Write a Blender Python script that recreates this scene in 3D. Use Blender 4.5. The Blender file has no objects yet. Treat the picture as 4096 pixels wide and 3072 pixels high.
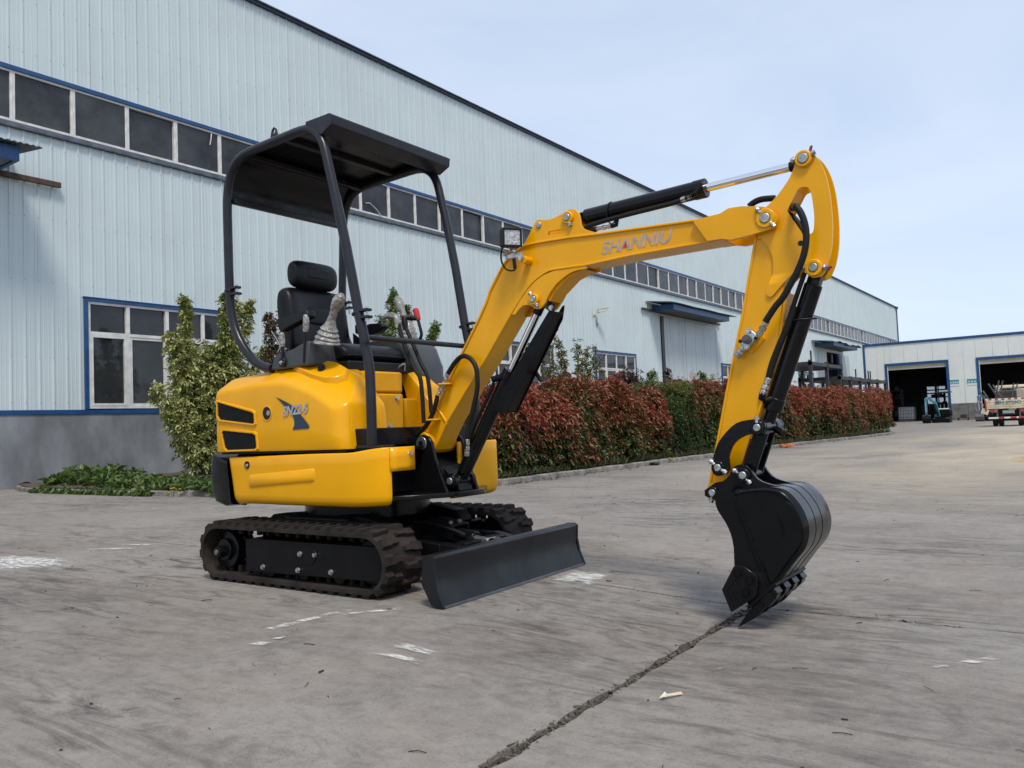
import bpy, bmesh, math, random
import numpy as np
from mathutils import Vector, Matrix
from mathutils.geometry import tessellate_polygon
random.seed(7); rng = np.random.default_rng(7)
SC = bpy.context.scene; COL = SC.collection
R = math.radians

# ------------------------------------------------------------------ camera
yaw, pitch, roll = -0.619553, 0.051418, -0.040545
f_ = Vector((math.sin(yaw)*math.cos(pitch), math.cos(yaw)*math.cos(pitch), math.sin(pitch)))
r_ = Vector((math.cos(yaw), -math.sin(yaw), 0)); u_ = r_.cross(f_)
r2 = r_*math.cos(roll)+u_*math.sin(roll); u2 = -r_*math.sin(roll)+u_*math.cos(roll)
cam = bpy.data.cameras.new('camera'); camo = bpy.data.objects.new('camera', cam); COL.objects.link(camo)
camo.matrix_world = Matrix(((r2.x, u2.x, -f_.x, 0), (r2.y, u2.y, -f_.y, 0), (r2.z, u2.z, -f_.z, 0.8), (0, 0, 0, 1)))
cam.sensor_width = 36; cam.lens = 36*3258.43/4096; cam.clip_end = 2000; cam.clip_start = 0.05
SC.camera = camo

# ------------------------------------------------------------------ sky and sun
SUN_EL, SUN_AZ = 58, 132          # azimuth measured from +Y towards +X
w = bpy.data.worlds.new('World'); SC.world = w; w.use_nodes = True
nt = w.node_tree; nt.nodes.clear()
sky = nt.nodes.new('ShaderNodeTexSky'); sky.sky_type = 'NISHITA'; sky.sun_disc = False
sky.sun_elevation = R(SUN_EL); sky.sun_rotation = R(SUN_AZ); sky.air_density = 1.0; sky.dust_density = 0.9; sky.ozone_density = 1.6
hs = nt.nodes.new('ShaderNodeHueSaturation'); hs.inputs['Saturation'].default_value = 0.8; hs.inputs['Value'].default_value = 0.26
bg = nt.nodes.new('ShaderNodeBackground'); bg.inputs['Strength'].default_value = 0.12
wo = nt.nodes.new('ShaderNodeOutputWorld')
veil = nt.nodes.new('ShaderNodeMix'); veil.data_type = 'RGBA'; veil.blend_type = 'ADD'; veil.inputs['Factor'].default_value = 1
wtc = nt.nodes.new('ShaderNodeTexCoord'); wmp = nt.nodes.new('ShaderNodeMapping'); wmp.inputs['Scale'].default_value = (1.6, 1.6, 5)
wn = nt.nodes.new('ShaderNodeTexNoise'); wn.inputs['Scale'].default_value = 1.4; wn.inputs['Detail'].default_value = 6; wn.inputs['Roughness'].default_value = .55; wn.inputs['Distortion'].default_value = .6
wr = nt.nodes.new('ShaderNodeValToRGB'); wr.color_ramp.elements[0].position = .36; wr.color_ramp.elements[1].position = .68
wr.color_ramp.elements[0].color = (2.28, 2.72, 3.46, 1); wr.color_ramp.elements[1].color = (2.78, 3.12, 3.70, 1)      # thin, slightly uneven cloud veil over the whole sky
nt.links.new(wtc.outputs['Generated'], wmp.inputs[0]); nt.links.new(wmp.outputs[0], wn.inputs['Vector']); nt.links.new(wn.outputs['Fac'], wr.inputs[0]); nt.links.new(wr.outputs[0], veil.inputs['B'])
nt.links.new(sky.outputs[0], hs.inputs['Color']); nt.links.new(hs.outputs[0], veil.inputs['A']); nt.links.new(veil.outputs['Result'], bg.inputs['Color']); nt.links.new(bg.outputs[0], wo.inputs[0])
sl = bpy.data.lights.new('sun', 'SUN'); sl.energy = 1.5; sl.angle = R(13); sl.color = (1.0, 0.92, 0.80)
so = bpy.data.objects.new('sun', sl); COL.objects.link(so)
sd = Vector((math.sin(R(SUN_AZ))*math.cos(R(SUN_EL)), math.cos(R(SUN_AZ))*math.cos(R(SUN_EL)), math.sin(R(SUN_EL))))
so.rotation_euler = sd.to_track_quat('Z', 'Y').to_euler()
so.location = (0, 0, 30)
SC.view_settings.view_transform = 'Standard'; SC.view_settings.look = 'None'; SC.view_settings.gamma = 1
SC.view_settings.exposure = 0.78; SC.view_settings.use_curve_mapping = False

# ------------------------------------------------------------------ materials
def mat(name, col, rough=0.5, metal=0.0, var=0.0, vscale=4.0, bump=0.0, bscale=60.0, col2=None, coat=0.0, spec=0.5, rvar=0.0, stretch=None, world=False):
    m = bpy.data.materials.new(name); m.use_nodes = True; t = m.node_tree; b = t.nodes['Principled BSDF']
    c4 = tuple(col)+(1,)
    b.inputs['Base Color'].default_value = c4; b.inputs['Roughness'].default_value = rough; b.inputs['Metallic'].default_value = metal
    b.inputs['Coat Weight'].default_value = coat; b.inputs['Coat Roughness'].default_value = 0.08; b.inputs['Specular IOR Level'].default_value = spec
    tc = t.nodes.new('ShaderNodeTexCoord'); src = t.nodes.new('ShaderNodeNewGeometry').outputs['Position'] if world else tc.outputs['Object']
    if stretch:
        mp = t.nodes.new('ShaderNodeMapping'); mp.inputs['Scale'].default_value = stretch; t.links.new(src, mp.inputs[0]); src = mp.outputs[0]
    if var or col2:
        n = t.nodes.new('ShaderNodeTexNoise'); n.inputs['Scale'].default_value = vscale; n.inputs['Detail'].default_value = 6; n.inputs['Roughness'].default_value = 0.62
        t.links.new(src, n.inputs['Vector'])
        rp = t.nodes.new('ShaderNodeValToRGB'); rp.color_ramp.elements[0].position = 0.36; rp.color_ramp.elements[1].position = 0.66
        lo = col2 if col2 else tuple(max(0, c*(1-var)) for c in col)
        hi = col if col2 else tuple(c*(1+var*0.5) for c in col)
        rp.color_ramp.elements[0].color = tuple(lo)+(1,); rp.color_ramp.elements[1].color = tuple(hi)+(1,)
        t.links.new(n.outputs['Fac'], rp.inputs[0]); t.links.new(rp.outputs[0], b.inputs['Base Color'])
        if rvar:
            ma = t.nodes.new('ShaderNodeMapRange'); ma.inputs['To Min'].default_value = rough+rvar; ma.inputs['To Max'].default_value = max(0.03, rough-rvar)
            ma.inputs['From Min'].default_value = .3; ma.inputs['From Max'].default_value = .7
            t.links.new(n.outputs['Fac'], ma.inputs['Value']); t.links.new(ma.outputs[0], b.inputs['Roughness'])
    if bump:
        n2 = t.nodes.new('ShaderNodeTexNoise'); n2.inputs['Scale'].default_value = bscale; n2.inputs['Detail'].default_value = 5
        t.links.new(tc.outputs['Object'], n2.inputs['Vector'])
        bp = t.nodes.new('ShaderNodeBump'); bp.inputs['Strength'].default_value = bump; bp.inputs['Distance'].default_value = 0.01
        t.links.new(n2.outputs['Fac'], bp.inputs['Height']); t.links.new(bp.outputs[0], b.inputs['Normal'])
    return m

YEL = mat('yellow_paint', (0.83, 0.385, 0.001), 0.22, coat=0.0, spec=.30, var=0.07, vscale=3, bump=0.02, bscale=25, rvar=0.06)
YELD = mat('yellow_paint_matt', (0.76, 0.35, 0.001), 0.36, spec=.25, var=0.08, vscale=6, bump=0.04, bscale=60)
BLK = mat('black_paint', (0.0065, 0.0065, 0.0075), 0.20, spec=.26, var=0.35, vscale=8, bump=0.05, bscale=70, rvar=0.1)
BLKM = mat('black_paint_matt', (0.0055, 0.0055, 0.0062), 0.40, spec=.16, var=0.4, vscale=9, bump=0.08, bscale=90, rvar=0.1)
CHAR = mat('charcoal_paint', (0.017, 0.018, 0.023), 0.30, spec=.35, var=0.25, vscale=10, bump=0.03, bscale=50, rvar=0.08)
GREYP = mat('grey_plastic', (0.050, 0.053, 0.058), 0.38, var=0.15, vscale=7, bump=0.05, bscale=200)
VINYL = mat('black_vinyl', (0.007, 0.007, 0.008), 0.38, spec=.3, var=0.3, vscale=12, bump=0.10, bscale=220)
PLAST = mat('black_plastic', (0.009, 0.009, 0.009), 0.42, spec=.3, var=0.2, vscale=20)
RUB = mat('track_rubber', (0.040, 0.031, 0.026), 0.8, spec=.2, col2=(0.014, 0.0115, 0.0105), vscale=9, bump=0.25, bscale=60)
HOSE = mat('hose_rubber', (0.008, 0.0075, 0.0075), 0.5, spec=.3, var=0.3, vscale=30, bump=0.1, bscale=200)
ZINC = mat('zinc_steel', (0.55, 0.55, 0.54), 0.28, metal=0.9, var=0.35, vscale=30, bump=0.08, bscale=120)
CHROME = mat('chrome_rod', (0.82, 0.83, 0.85), 0.09, metal=1.0)
PINM = mat('pin_steel', (0.42, 0.45, 0.43), 0.36, metal=0.75, var=0.3, vscale=40, bump=0.15, bscale=150)
SILVER = mat('silver_vinyl', (0.42, 0.43, 0.45), 0.35, metal=0.3, var=0.2, vscale=30)
TAUPE = mat('silver_lettering', (0.46, 0.38, 0.33), 0.4, metal=0.1, var=0.25, vscale=30)
NAVY = mat('navy_vinyl', (0.013, 0.035, 0.062), 0.4)
REDP = mat('red_plastic', (0.55, 0.02, 0.02), 0.35)
WRAP = mat('wrap_film', (0.40, 0.385, 0.36), 0.20, col2=(.13,.12,.11), vscale=26, bump=1.0, bscale=45, spec=0.8, stretch=(1,1,2.2))
LENS = mat('lamp_lens', (0.62, 0.62, 0.60), 0.12, metal=0.6, var=0.3, vscale=60, bump=0.6, bscale=70)

def wallmat(name, col, streak=0.25, dirt=(0.30, 0.32, 0.33)):
    m = mat(name, col, 0.42, var=0.05, vscale=0.7); t = m.node_tree; b = t.nodes['Principled BSDF']
    tc = t.nodes['Texture Coordinate']; mp = t.nodes.new('ShaderNodeMapping'); mp.inputs['Scale'].default_value = (1, 7.0, 0.12)
    t.links.new(tc.outputs['Object'], mp.inputs[0])
    n = t.nodes.new('ShaderNodeTexNoise'); n.inputs['Scale'].default_value = 1.6; n.inputs['Detail'].default_value = 5; n.inputs['Roughness'].default_value = 0.6
    t.links.new(mp.outputs[0], n.inputs['Vector'])
    mr = t.nodes.new('ShaderNodeMapRange'); mr.inputs['From Min'].default_value = 0.52; mr.inputs['From Max'].default_value = 0.78; mr.inputs['To Max'].default_value = streak
    t.links.new(n.outputs['Fac'], mr.inputs['Value'])
    mx = t.nodes.new('ShaderNodeMix'); mx.data_type = 'RGBA'; t.links.new(mr.outputs[0], mx.inputs['Factor'])
    old = b.inputs['Base Color'].links[0].from_socket; t.links.new(old, mx.inputs['A']); mx.inputs['B'].default_value = tuple(dirt)+(1,)
    t.links.new(mx.outputs['Result'], b.inputs['Base Color'])
    return m
WALL = wallmat('pale_sheet_steel', (0.565, 0.645, 0.66), 0.16)
WALLS = wallmat('streaked_sheet_steel', (0.50, 0.55, 0.565), 0.85, (0.06, 0.06, 0.06))
CREAM = wallmat('cream_wall_panel', (0.72, 0.74, 0.71), 0.12)
BLUE = mat('blue_trim', (0.010, 0.070, 0.205), 0.4, var=0.25, vscale=3)
DBLUE = mat('grey_blue_sill', (0.10, 0.12, 0.15), 0.55, var=0.4, vscale=5)
WHITE = mat('white_frame', (0.70, 0.69, 0.66), 0.45, var=0.18, vscale=5)
GLASS = mat('dusty_dark_glass', (0.060, 0.064, 0.070), 0.16, col2=(0.018, 0.020, 0.024), vscale=1.3, spec=0.35, rvar=0.07, world=True)
GLASS2 = mat('window_glass', (0.014, 0.016, 0.018), 0.05, col2=(0.035, 0.038, 0.040), vscale=1.1, spec=0.5, world=True)
PLINTH = mat('grey_render', (0.27, 0.285, 0.305), 0.85, col2=(0.14, 0.147, 0.158), vscale=1.3, bump=0.25, bscale=12, stretch=(1, 1, 0.45))
CONC2 = mat('kerb_concrete', (0.22, 0.205, 0.185), 0.9, var=0.5, vscale=6, bump=0.4, bscale=40)
SOIL = mat('soil', (0.085, 0.065, 0.045), 0.95, var=0.5, vscale=5, bump=0.8, bscale=20)
RUST = mat('rusty_steel', (0.085, 0.05, 0.035), 0.75, var=0.5, vscale=8, bump=0.2)
SHEET = mat('weathered_sheet', (0.14, 0.15, 0.16), 0.5, var=0.4, vscale=4)
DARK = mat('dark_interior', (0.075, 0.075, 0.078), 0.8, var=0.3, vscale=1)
RACKM = mat('black_rack_steel', (0.03, 0.032, 0.036), 0.5, var=0.3, vscale=4)
SHUT = mat('beige_roller_shutter', (0.50, 0.46, 0.38), 0.5, var=0.15, vscale=1.5)
TEAL = mat('teal_paint', (0.040, 0.21, 0.26), 0.35, var=0.25, vscale=3)
TEALS = mat('teal_sign', (0.04, 0.27, 0.33), 0.5)
SIGNW = mat('sign_white', (0.72, 0.74, 0.72), 0.5)
TARP = mat('navy_tarpaulin', (0.012, 0.022, 0.045), 0.55, var=0.4, vscale=4, bump=0.6, bscale=6)
TRUCK = mat('cream_truck_paint', (0.66, 0.59, 0.41), 0.45, var=0.25, vscale=3)
TYRE = mat('tyre_rubber', (0.022, 0.021, 0.021), 0.85, bump=0.3, bscale=30)
REFR = mat('reflective_red', (0.42, 0.035, 0.03), 0.4, var=0.3, vscale=8)
TBLUE = mat('blue_lettering', (0.03, 0.15, 0.26), 0.5, var=0.3, vscale=6)
STEEL = mat('grey_steel', (0.13, 0.125, 0.13), 0.5, metal=0.3, var=0.3, vscale=5)
IBC = mat('white_tank_plastic', (0.50, 0.52, 0.52), 0.5, var=0.2, vscale=2)
PAINTW = None

# ------------------------------------------------------------------ mesh helpers
class MB:
    def __init__(s): s.v = []; s.f = []
    def add(s, vs, fs):
        o = len(s.v); s.v += [tuple(p) for p in vs]; s.f += [tuple(i+o for i in q) for q in fs]; return s
    def box(s, x0, x1, y0, y1, z0, z1):
        return s.add([(x0,y0,z0),(x1,y0,z0),(x1,y1,z0),(x0,y1,z0),(x0,y0,z1),(x1,y0,z1),(x1,y1,z1),(x0,y1,z1)],
                     [(0,3,2,1),(4,5,6,7),(0,1,5,4),(1,2,6,5),(2,3,7,6),(3,0,4,7)])
    def obox(s, c, half, M):
        c = Vector(c); vs = []
        for sx, sy, sz in ((-1,-1,-1),(1,-1,-1),(1,1,-1),(-1,1,-1),(-1,-1,1),(1,-1,1),(1,1,1),(-1,1,1)):
            vs.append(c+M @ Vector((half[0]*sx, half[1]*sy, half[2]*sz)))
        return s.add(vs, [(0,3,2,1),(4,5,6,7),(0,1,5,4),(1,2,6,5),(2,3,7,6),(3,0,4,7)])
    def bar(s, p0, p1, a, b=None, up=(0,0,1)):           # rectangular bar between two points
        p0 = Vector(p0); p1 = Vector(p1); d = (p1-p0); L = d.length; d.normalize(); up = Vector(up)
        if abs(d.dot(up)) > 0.98: up = Vector((1,0,0))
        y = up.cross(d).normalized(); z = d.cross(y); M = Matrix((d, y, z)).transposed()
        return s.obox((p0+p1)/2, (L/2, a/2, (b or a)/2), M)
    def prism(s, prof, y0, y1, holes=()):                # profile in XZ extruded along Y
        polys = [list(prof)]+[list(h) for h in holes]
        tri = tessellate_polygon([[Vector((x, z, 0)) for x, z in p] for p in polys])
        flat = [q for p in polys for q in p]; n = len(flat)
        vs = [(x, y0, z) for x, z in flat]+[(x, y1, z) for x, z in flat]
        fs = [tuple(t) for t in tri]+[tuple(i+n for i in reversed(t)) for t in tri]
        o = 0
        for p in polys:
            m = len(p)
            fs += [(o+i, o+(i+1) % m, n+o+(i+1) % m, n+o+i) for i in range(m)]; o += m
        return s.add(vs, fs)
    def plate(s, prof, z0, z1):                          # profile in XY extruded along Z
        n = len(prof)
        return s.add([(x,y,z0) for x,y in prof]+[(x,y,z1) for x,y in prof],
                     [tuple(range(n))[::-1], tuple(range(n,2*n))]+[(i,(i+1)%n,n+(i+1)%n,n+i) for i in range(n)])
    def tube(s, pts, r, seg=10, cap=True):
        pts = [Vector(p) for p in pts]; n = len(pts); rs = r if isinstance(r, (list, tuple)) else [r]*n
        t0 = (pts[1]-pts[0]).normalized(); a = Vector((0,0,1)) if abs(t0.z) < 0.9 else Vector((0,1,0))
        x = a.cross(t0).normalized(); vs = []; fs = []
        for i, p in enumerate(pts):
            t = (pts[min(i+1,n-1)]-pts[max(i-1,0)]).normalized()
            x = (x-t*x.dot(t)).normalized(); y = t.cross(x)
            for k in range(seg):
                an = 2*math.pi*k/seg; vs.append(p+(x*math.cos(an)+y*math.sin(an))*rs[i])
        for i in range(n-1):
            for k in range(seg): fs.append((i*seg+k, i*seg+(k+1)%seg, (i+1)*seg+(k+1)%seg, (i+1)*seg+k))
        if cap: fs += [tuple(range(seg))[::-1], tuple(range((n-1)*seg, n*seg))]
        return s.add(vs, fs)
    def cyl(s, p0, p1, r, seg=20, r1=None): return s.tube([p0, p1], [r, r if r1 is None else r1], seg)
    def ycyl(s, xz, y0, y1, r, seg=20): return s.cyl((xz[0], y0, xz[1]), (xz[0], y1, xz[1]), r, seg)
    def ring(s, xz, y0, y1, r, ri, seg=20):
        vs = []; fs = []
        for y in (y0, y1):
            for q in (r, ri):
                vs += [(xz[0]+q*math.cos(2*math.pi*k/seg), y, xz[1]+q*math.sin(2*math.pi*k/seg)) for k in range(seg)]
        for k in range(seg):
            j = (k+1) % seg
            fs += [(k, j, seg+j, seg+k), (2*seg+k, 3*seg+k, 3*seg+j, 2*seg+j), (k, 2*seg+k, 2*seg+j, j), (seg+k, seg+j, 3*seg+j, 3*seg+k)]
        return s.add(vs, fs)
    def grid(s, rows, closed=False):
        m = len(rows[0]); vs = [p for r in rows for p in r]; fs = []
        for i in range(len(rows)-1):
            for k in range(m if closed else m-1):
                j = (k+1) % m; fs.append((i*m+k, i*m+j, (i+1)*m+j, (i+1)*m+k))
        return s.add(vs, fs)
    def hexbolt(s, c, d, r, h):                          # hexagon head pointing along d
        c = Vector(c); d = Vector(d).normalized(); s.tube([c, c+d*h*0.35], r*1.25, 12); return s.tube([c+d*h*0.35, c+d*h], r, 6)

def mesh_of(mb, name, m, sm=35, recalc=True):
    me = bpy.data.meshes.new(name); me.from_pydata(mb.v, [], mb.f)
    if recalc:
        bm = bmesh.new(); bm.from_mesh(me); bmesh.ops.recalc_face_normals(bm, faces=bm.faces); bm.to_mesh(me); bm.free()
    me.materials.append(m)
    if sm:
        me.polygons.foreach_set('use_smooth', [True]*len(me.polygons)); me.set_sharp_from_angle(angle=R(sm))
    me.update(); return me
def part(name, mb, m, parent=None, bevel=0, sm=35, seg=2, subd=0, label=None, kind=None):
    me = mb if isinstance(mb, bpy.types.Mesh) else mesh_of(mb, name, m, sm)
    o = bpy.data.objects.new(name, me); COL.objects.link(o)
    if parent:
        o.parent = parent
        if parent.get('root'): o.location = -Vector(parent['root'])
    if bevel:
        b = o.modifiers.new('bevel', 'BEVEL'); b.width = bevel; b.segments = seg; b.limit_method = 'ANGLE'; b.angle_limit = R(40); b.harden_normals = False
    if subd:
        b = o.modifiers.new('subd', 'SUBSURF'); b.levels = subd; b.render_levels = subd
    if label: o['label'] = label
    if kind: o['kind'] = kind
    return o
def tag(o, label, cat, group=None, kind=None):
    if label: o['label'] = label
    if cat: o['category'] = cat
    if group: o['group'] = group
    if kind: o['kind'] = kind
    return o
def empty(name, loc, label=None, cat=None, group=None, world=True, rotz=0):
    o = bpy.data.objects.new(name, None); COL.objects.link(o); o.location = loc; o.rotation_euler = (0,0,rotz); o.empty_display_size = 0.2
    if world: o['root'] = tuple(loc)
    return tag(o, label, cat, group)
def inst(src, loc, parent=None, rot=None, name=None):
    c = src.copy(); COL.objects.link(c); c.parent = parent; c.location = loc
    if rot: c.rotation_euler = rot
    return c
def copy_tree(o, parent=None):
    c = o.copy(); COL.objects.link(c)
    if parent: c.parent = parent
    for ch in list(o.children): copy_tree(ch, c)
    return c
def text_mesh(body, size, m, shear=0.0, offset=0.0, depth=0.0006, xs=1.0):
    cu = bpy.data.curves.new('lettering', 'FONT'); cu.body = body; cu.size = size; cu.shear = shear; cu.offset = offset; cu.extrude = depth; cu.align_x = 'CENTER'; cu.align_y = 'CENTER'
    o = bpy.data.objects.new('tmp', cu); COL.objects.link(o)
    dg = bpy.context.evaluated_depsgraph_get(); me = bpy.data.meshes.new_from_object(o.evaluated_get(dg))
    bpy.data.objects.remove(o); bpy.data.curves.remove(cu)
    me.materials.clear(); me.materials.append(m)
    for v in me.vertices: v.co.x *= xs
    return me
def arc(cx, cz, r, a0, a1, n):
    return [(cx+r*math.cos(R(a0+(a1-a0)*i/n)), cz+r*math.sin(R(a0+(a1-a0)*i/n))) for i in range(n+1)]
def smooth(pts, n=4):                                    # Catmull-Rom through 2D/3D points
    P = [Vector(p) for p in pts]; out = []
    for i in range(len(P)-1):
        p0 = P[max(i-1,0)]; p1 = P[i]; p2 = P[i+1]; p3 = P[min(i+2,len(P)-1)]
        for k in range(n):
            t = k/n; out.append(0.5*((2*p1)+(p2-p0)*t+(2*p0-5*p1+4*p2-p3)*t*t+(3*p1-p0-3*p2+p3)*t**3))
    out.append(P[-1]); return [tuple(p) for p in out]
def sstep(a, b, x):
    t = min(1, max(0, (x-a)/(b-a))); return t*t*(3-2*t)
def gz(x, y):                                            # the yard is not quite level
    return -0.05*sstep(-2.5, -1.2, x)*(1-sstep(9, 16, y))-0.24*sstep(26, 58, y)
# ================================================================== ground
def ground_material():
    m = bpy.data.materials.new('yard_concrete'); m.use_nodes = True; t = m.node_tree; b = t.nodes['Principled BSDF']; L = t.links.new
    b.inputs['Roughness'].default_value = 0.86; b.inputs['Specular IOR Level'].default_value = 0.3
    tc = t.nodes.new('ShaderNodeTexCoord'); P = tc.outputs['Object']
    def noise(scale, detail=6, rough=0.6, loc=(0,0,0), rot=0, sc=(1,1,1), dist=0.0):
        mp = t.nodes.new('ShaderNodeMapping'); mp.inputs['Location'].default_value = loc; mp.inputs['Rotation'].default_value = (0,0,R(rot)); mp.inputs['Scale'].default_value = sc
        L(P, mp.inputs[0]); n = t.nodes.new('ShaderNodeTexNoise'); n.inputs['Scale'].default_value = scale; n.inputs['Detail'].default_value = detail
        n.inputs['Roughness'].default_value = rough; n.inputs['Distortion'].default_value = dist; L(mp.outputs[0], n.inputs['Vector']); return n.outputs['Fac']
    def rng_(x, a, b_, c=0.0, d=1.0):
        r = t.nodes.new('ShaderNodeMapRange'); r.inputs['From Min'].default_value = a; r.inputs['From Max'].default_value = b_; r.inputs['To Min'].default_value = c; r.inputs['To Max'].default_value = d
        L(x, r.inputs['Value']); return r.outputs[0]
    def mix(fac, A, B, mode='MIX'):
        x = t.nodes.new('ShaderNodeMix'); x.data_type = 'RGBA'; x.blend_type = mode
        if isinstance(fac, float): x.inputs['Factor'].default_value = fac
        else: L(fac, x.inputs['Factor'])
        for k, v in (('A', A), ('B', B)):
            if isinstance(v, tuple): x.inputs[k].default_value = v+(1,)
            else: L(v, x.inputs[k])
        return x.outputs['Result']
    def mul(a, b_):
        x = t.nodes.new('ShaderNodeMath'); x.operation = 'MULTIPLY'; L(a, x.inputs[0])
        if isinstance(b_, float): x.inputs[1].default_value = b_
        else: L(b_, x.inputs[1])
        return x.outputs[0]
    c = mix(rng_(noise(0.55), .36, .64), (0.215, 0.197, 0.175), (0.285, 0.263, 0.236))
    c = mix(rng_(noise(1.3, loc=(4,7,0)), .45, .70, 0, .55), c, (0.275, 0.221, 0.190))           # reddish dust
    c = mix(rng_(noise(9, 9, .75), .42, .72, 0, .6), c, (0.35, 0.325, 0.294))
    c = mix(rng_(noise(14, 9, .78, loc=(5,1,0)), .48, .72, 0, .6), c, (0.135, 0.123, 0.112))
    # tyre marks: fine scrub lines in two directions, broken up by patches
    s1 = rng_(noise(2.6, 9, .74, rot=28, sc=(0.6, 3.2, 1), dist=1.5), .48, .66)
    s2 = rng_(noise(2.4, 9, .74, loc=(9,3,0), rot=-38, sc=(0.9, 2.6, 1), dist=1.8), .50, .68)
    patch = rng_(noise(0.45, 5, loc=(1,5,0)), .44, .60)
    patch2 = rng_(noise(0.40, 5, loc=(7,1,0)), .44, .60)
    c = mix(mul(mul(s1, patch), 1.0), c, (0.040, 0.036, 0.033))
    c = mix(mul(mul(s2, patch2), 0.7), c, (0.050, 0.045, 0.041))
    sm = mul(rng_(noise(0.7, 8, .7, loc=(12,4,0), rot=-25, sc=(.5,1.5,1), dist=.7), .50, .68), rng_(noise(11, 9, .8, loc=(2,9,0), rot=-25, sc=(.5,1.6,1)), .36, .62))
    c = mix(mul(sm, .75), c, (0.066, 0.060, 0.055))
    dk = rng_(noise(2.4, 9, .75, loc=(2,2,0), dist=.8), .56, .74, 0, .7)
    c = mix(dk, c, (0.080, 0.073, 0.067))
    c = mix(rng_(noise(5.0, 8, .75, loc=(3,8,0), rot=15, sc=(.5,2,1)), .64, .80, 0, .4), c, (0.47, 0.445, 0.41))   # scuffs
    sep = t.nodes.new('ShaderNodeSeparateXYZ'); L(P, sep.inputs[0])
    sandf = mul(mul(rng_(sep.outputs['Y'], 7.0, 14.0), rng_(sep.outputs['X'], -6.0, -2.2)), rng_(noise(0.5, 5, loc=(6,6,0), sc=(1,.45,1)), .30, .60))
    c = mix(mul(sandf, 0.95), c, (0.46, 0.39, 0.285))
    sp = rng_(noise(150, 3, .6), .56, .74, 0, .6); c = mix(sp, c, (0.07, 0.066, 0.062))
    sp2 = rng_(noise(120, 2, .5, loc=(3,1,0)), .66, .80, 0, .4); c = mix(sp2, c, (0.42, 0.40, 0.37))
    L(c, b.inputs['Base Color'])
    ad = t.nodes.new('ShaderNodeMath'); ad.operation = 'ADD'; L(mul(noise(60, 8, .75), 0.5), ad.inputs[0]); L(noise(7, 8, .7), ad.inputs[1])
    bp = t.nodes.new('ShaderNodeBump'); bp.inputs['Strength'].default_value = 0.55; bp.inputs['Distance'].default_value = 0.018; L(ad.outputs[0], bp.inputs['Height']); L(bp.outputs[0], b.inputs['Normal'])
    return m
GM = ground_material()
JD = mat('joint_dirt', (0.085, 0.072, 0.058), 0.95, var=0.5, vscale=25, bump=0.6, bscale=60)
FARG = mat('far_ground', (0.22, 0.21, 0.195), 0.9, var=0.2, vscale=0.4)

gr = MB()                                               # earth under the slabs, and on to the horizon
xs = [-600,-120,-40,-26]+[-24+1.0*i for i in range(30)]+[8,14,40,150,600]; ys = [-500,-60,-12,-6]+[-4+1.0*i for i in range(64)]+[64,72,85,120,300,1200]
gr.grid([[(x, y, gz(x,y)-0.035) for x in xs] for y in ys])
ground = part('ground', gr, JD, None, kind='structure')
ground['root'] = (0,0,0)
def slab(x0, x1, y0, y1, near, gx0=.004, gx1=.004, gy0=.004, gy1=.004):
    n = 70 if near else 16
    rs = []
    for j in range(n+1):
        row = []
        for i in range(n+1):
            x = x0+(x1-x0)*i/n; y = y0+(y1-y0)*j/n; dz = 0
            if i == 0: x += gx0*(0.4+1.3*random.random())
            if i == n: x -= gx1*(0.4+1.3*random.random())
            if j == 0: y += gy0*(0.4+1.3*random.random())
            if j == n: y -= gy1*(0.4+1.3*random.random())
            g = max(gx0 if i == 0 else 0, gx1 if i == n else 0, gy0 if j == 0 else 0, gy1 if j == n else 0)
            if g > .01: dz = -0.006*random.random()
            row.append((x, y, gz(x,y)+dz))
        rs.append(row)
    m = MB(); m.grid(rs)
    v = m.v; W = n+1                                     # skirts so that the joint has depth
    loop = [i for i in range(W)]+[W*(j+1)-1 for j in range(1,W)]+[W*W-1-i for i in range(1,W)]+[W*(W-1-j) for j in range(1,W-1)]
    o = len(v); m.v += [(v[q][0], v[q][1], v[q][2]-0.033) for q in loop]; k = len(loop)
    m.f += [(loop[i], loop[(i+1)%k], o+(i+1)%k, o+i) for i in range(k)]
    me = mesh_of(m, 'slab', GM, 60, recalc=False)
    o_ = bpy.data.objects.new('slab', me); COL.objects.link(o_); o_.parent = ground
XJ = -1.30; YJ = 3.60
for (y0, y1) in ((-6.3,-1.35), (-1.35, YJ)):
    near = y1 == YJ
    slab(-6.4, XJ, y0, y1, near, gx1=.017, gy1=.007); slab(XJ, 3.8, y0, y1, near, gx0=.017, gy1=.006)
    slab(-11.5,-6.4, y0, y1, near); slab(-17.0,-11.5, y0, y1, False); slab(3.8, 9, y0, y1, False)
yb = [YJ, 8.5, 13.5, 18.6, 23.7, 29, 35, 41, 47, 53, 59, 65, 71, 77.5, 84, 92]
for a, b_ in zip(yb, yb[1:]):
    xb = [-17.0, -11.9, -6.5, 1.2, 6.5, 12]
    for c, d in zip(xb, xb[1:]): slab(c, d, a, b_, (a < 9 and c in (-6.5,-11.9)), gy0=.006 if a == YJ else .004, gy1=.004)
for a, b_ in ((-26,-17.0),):
    slab(a, b_, -6.3, 3.6, False)
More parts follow.
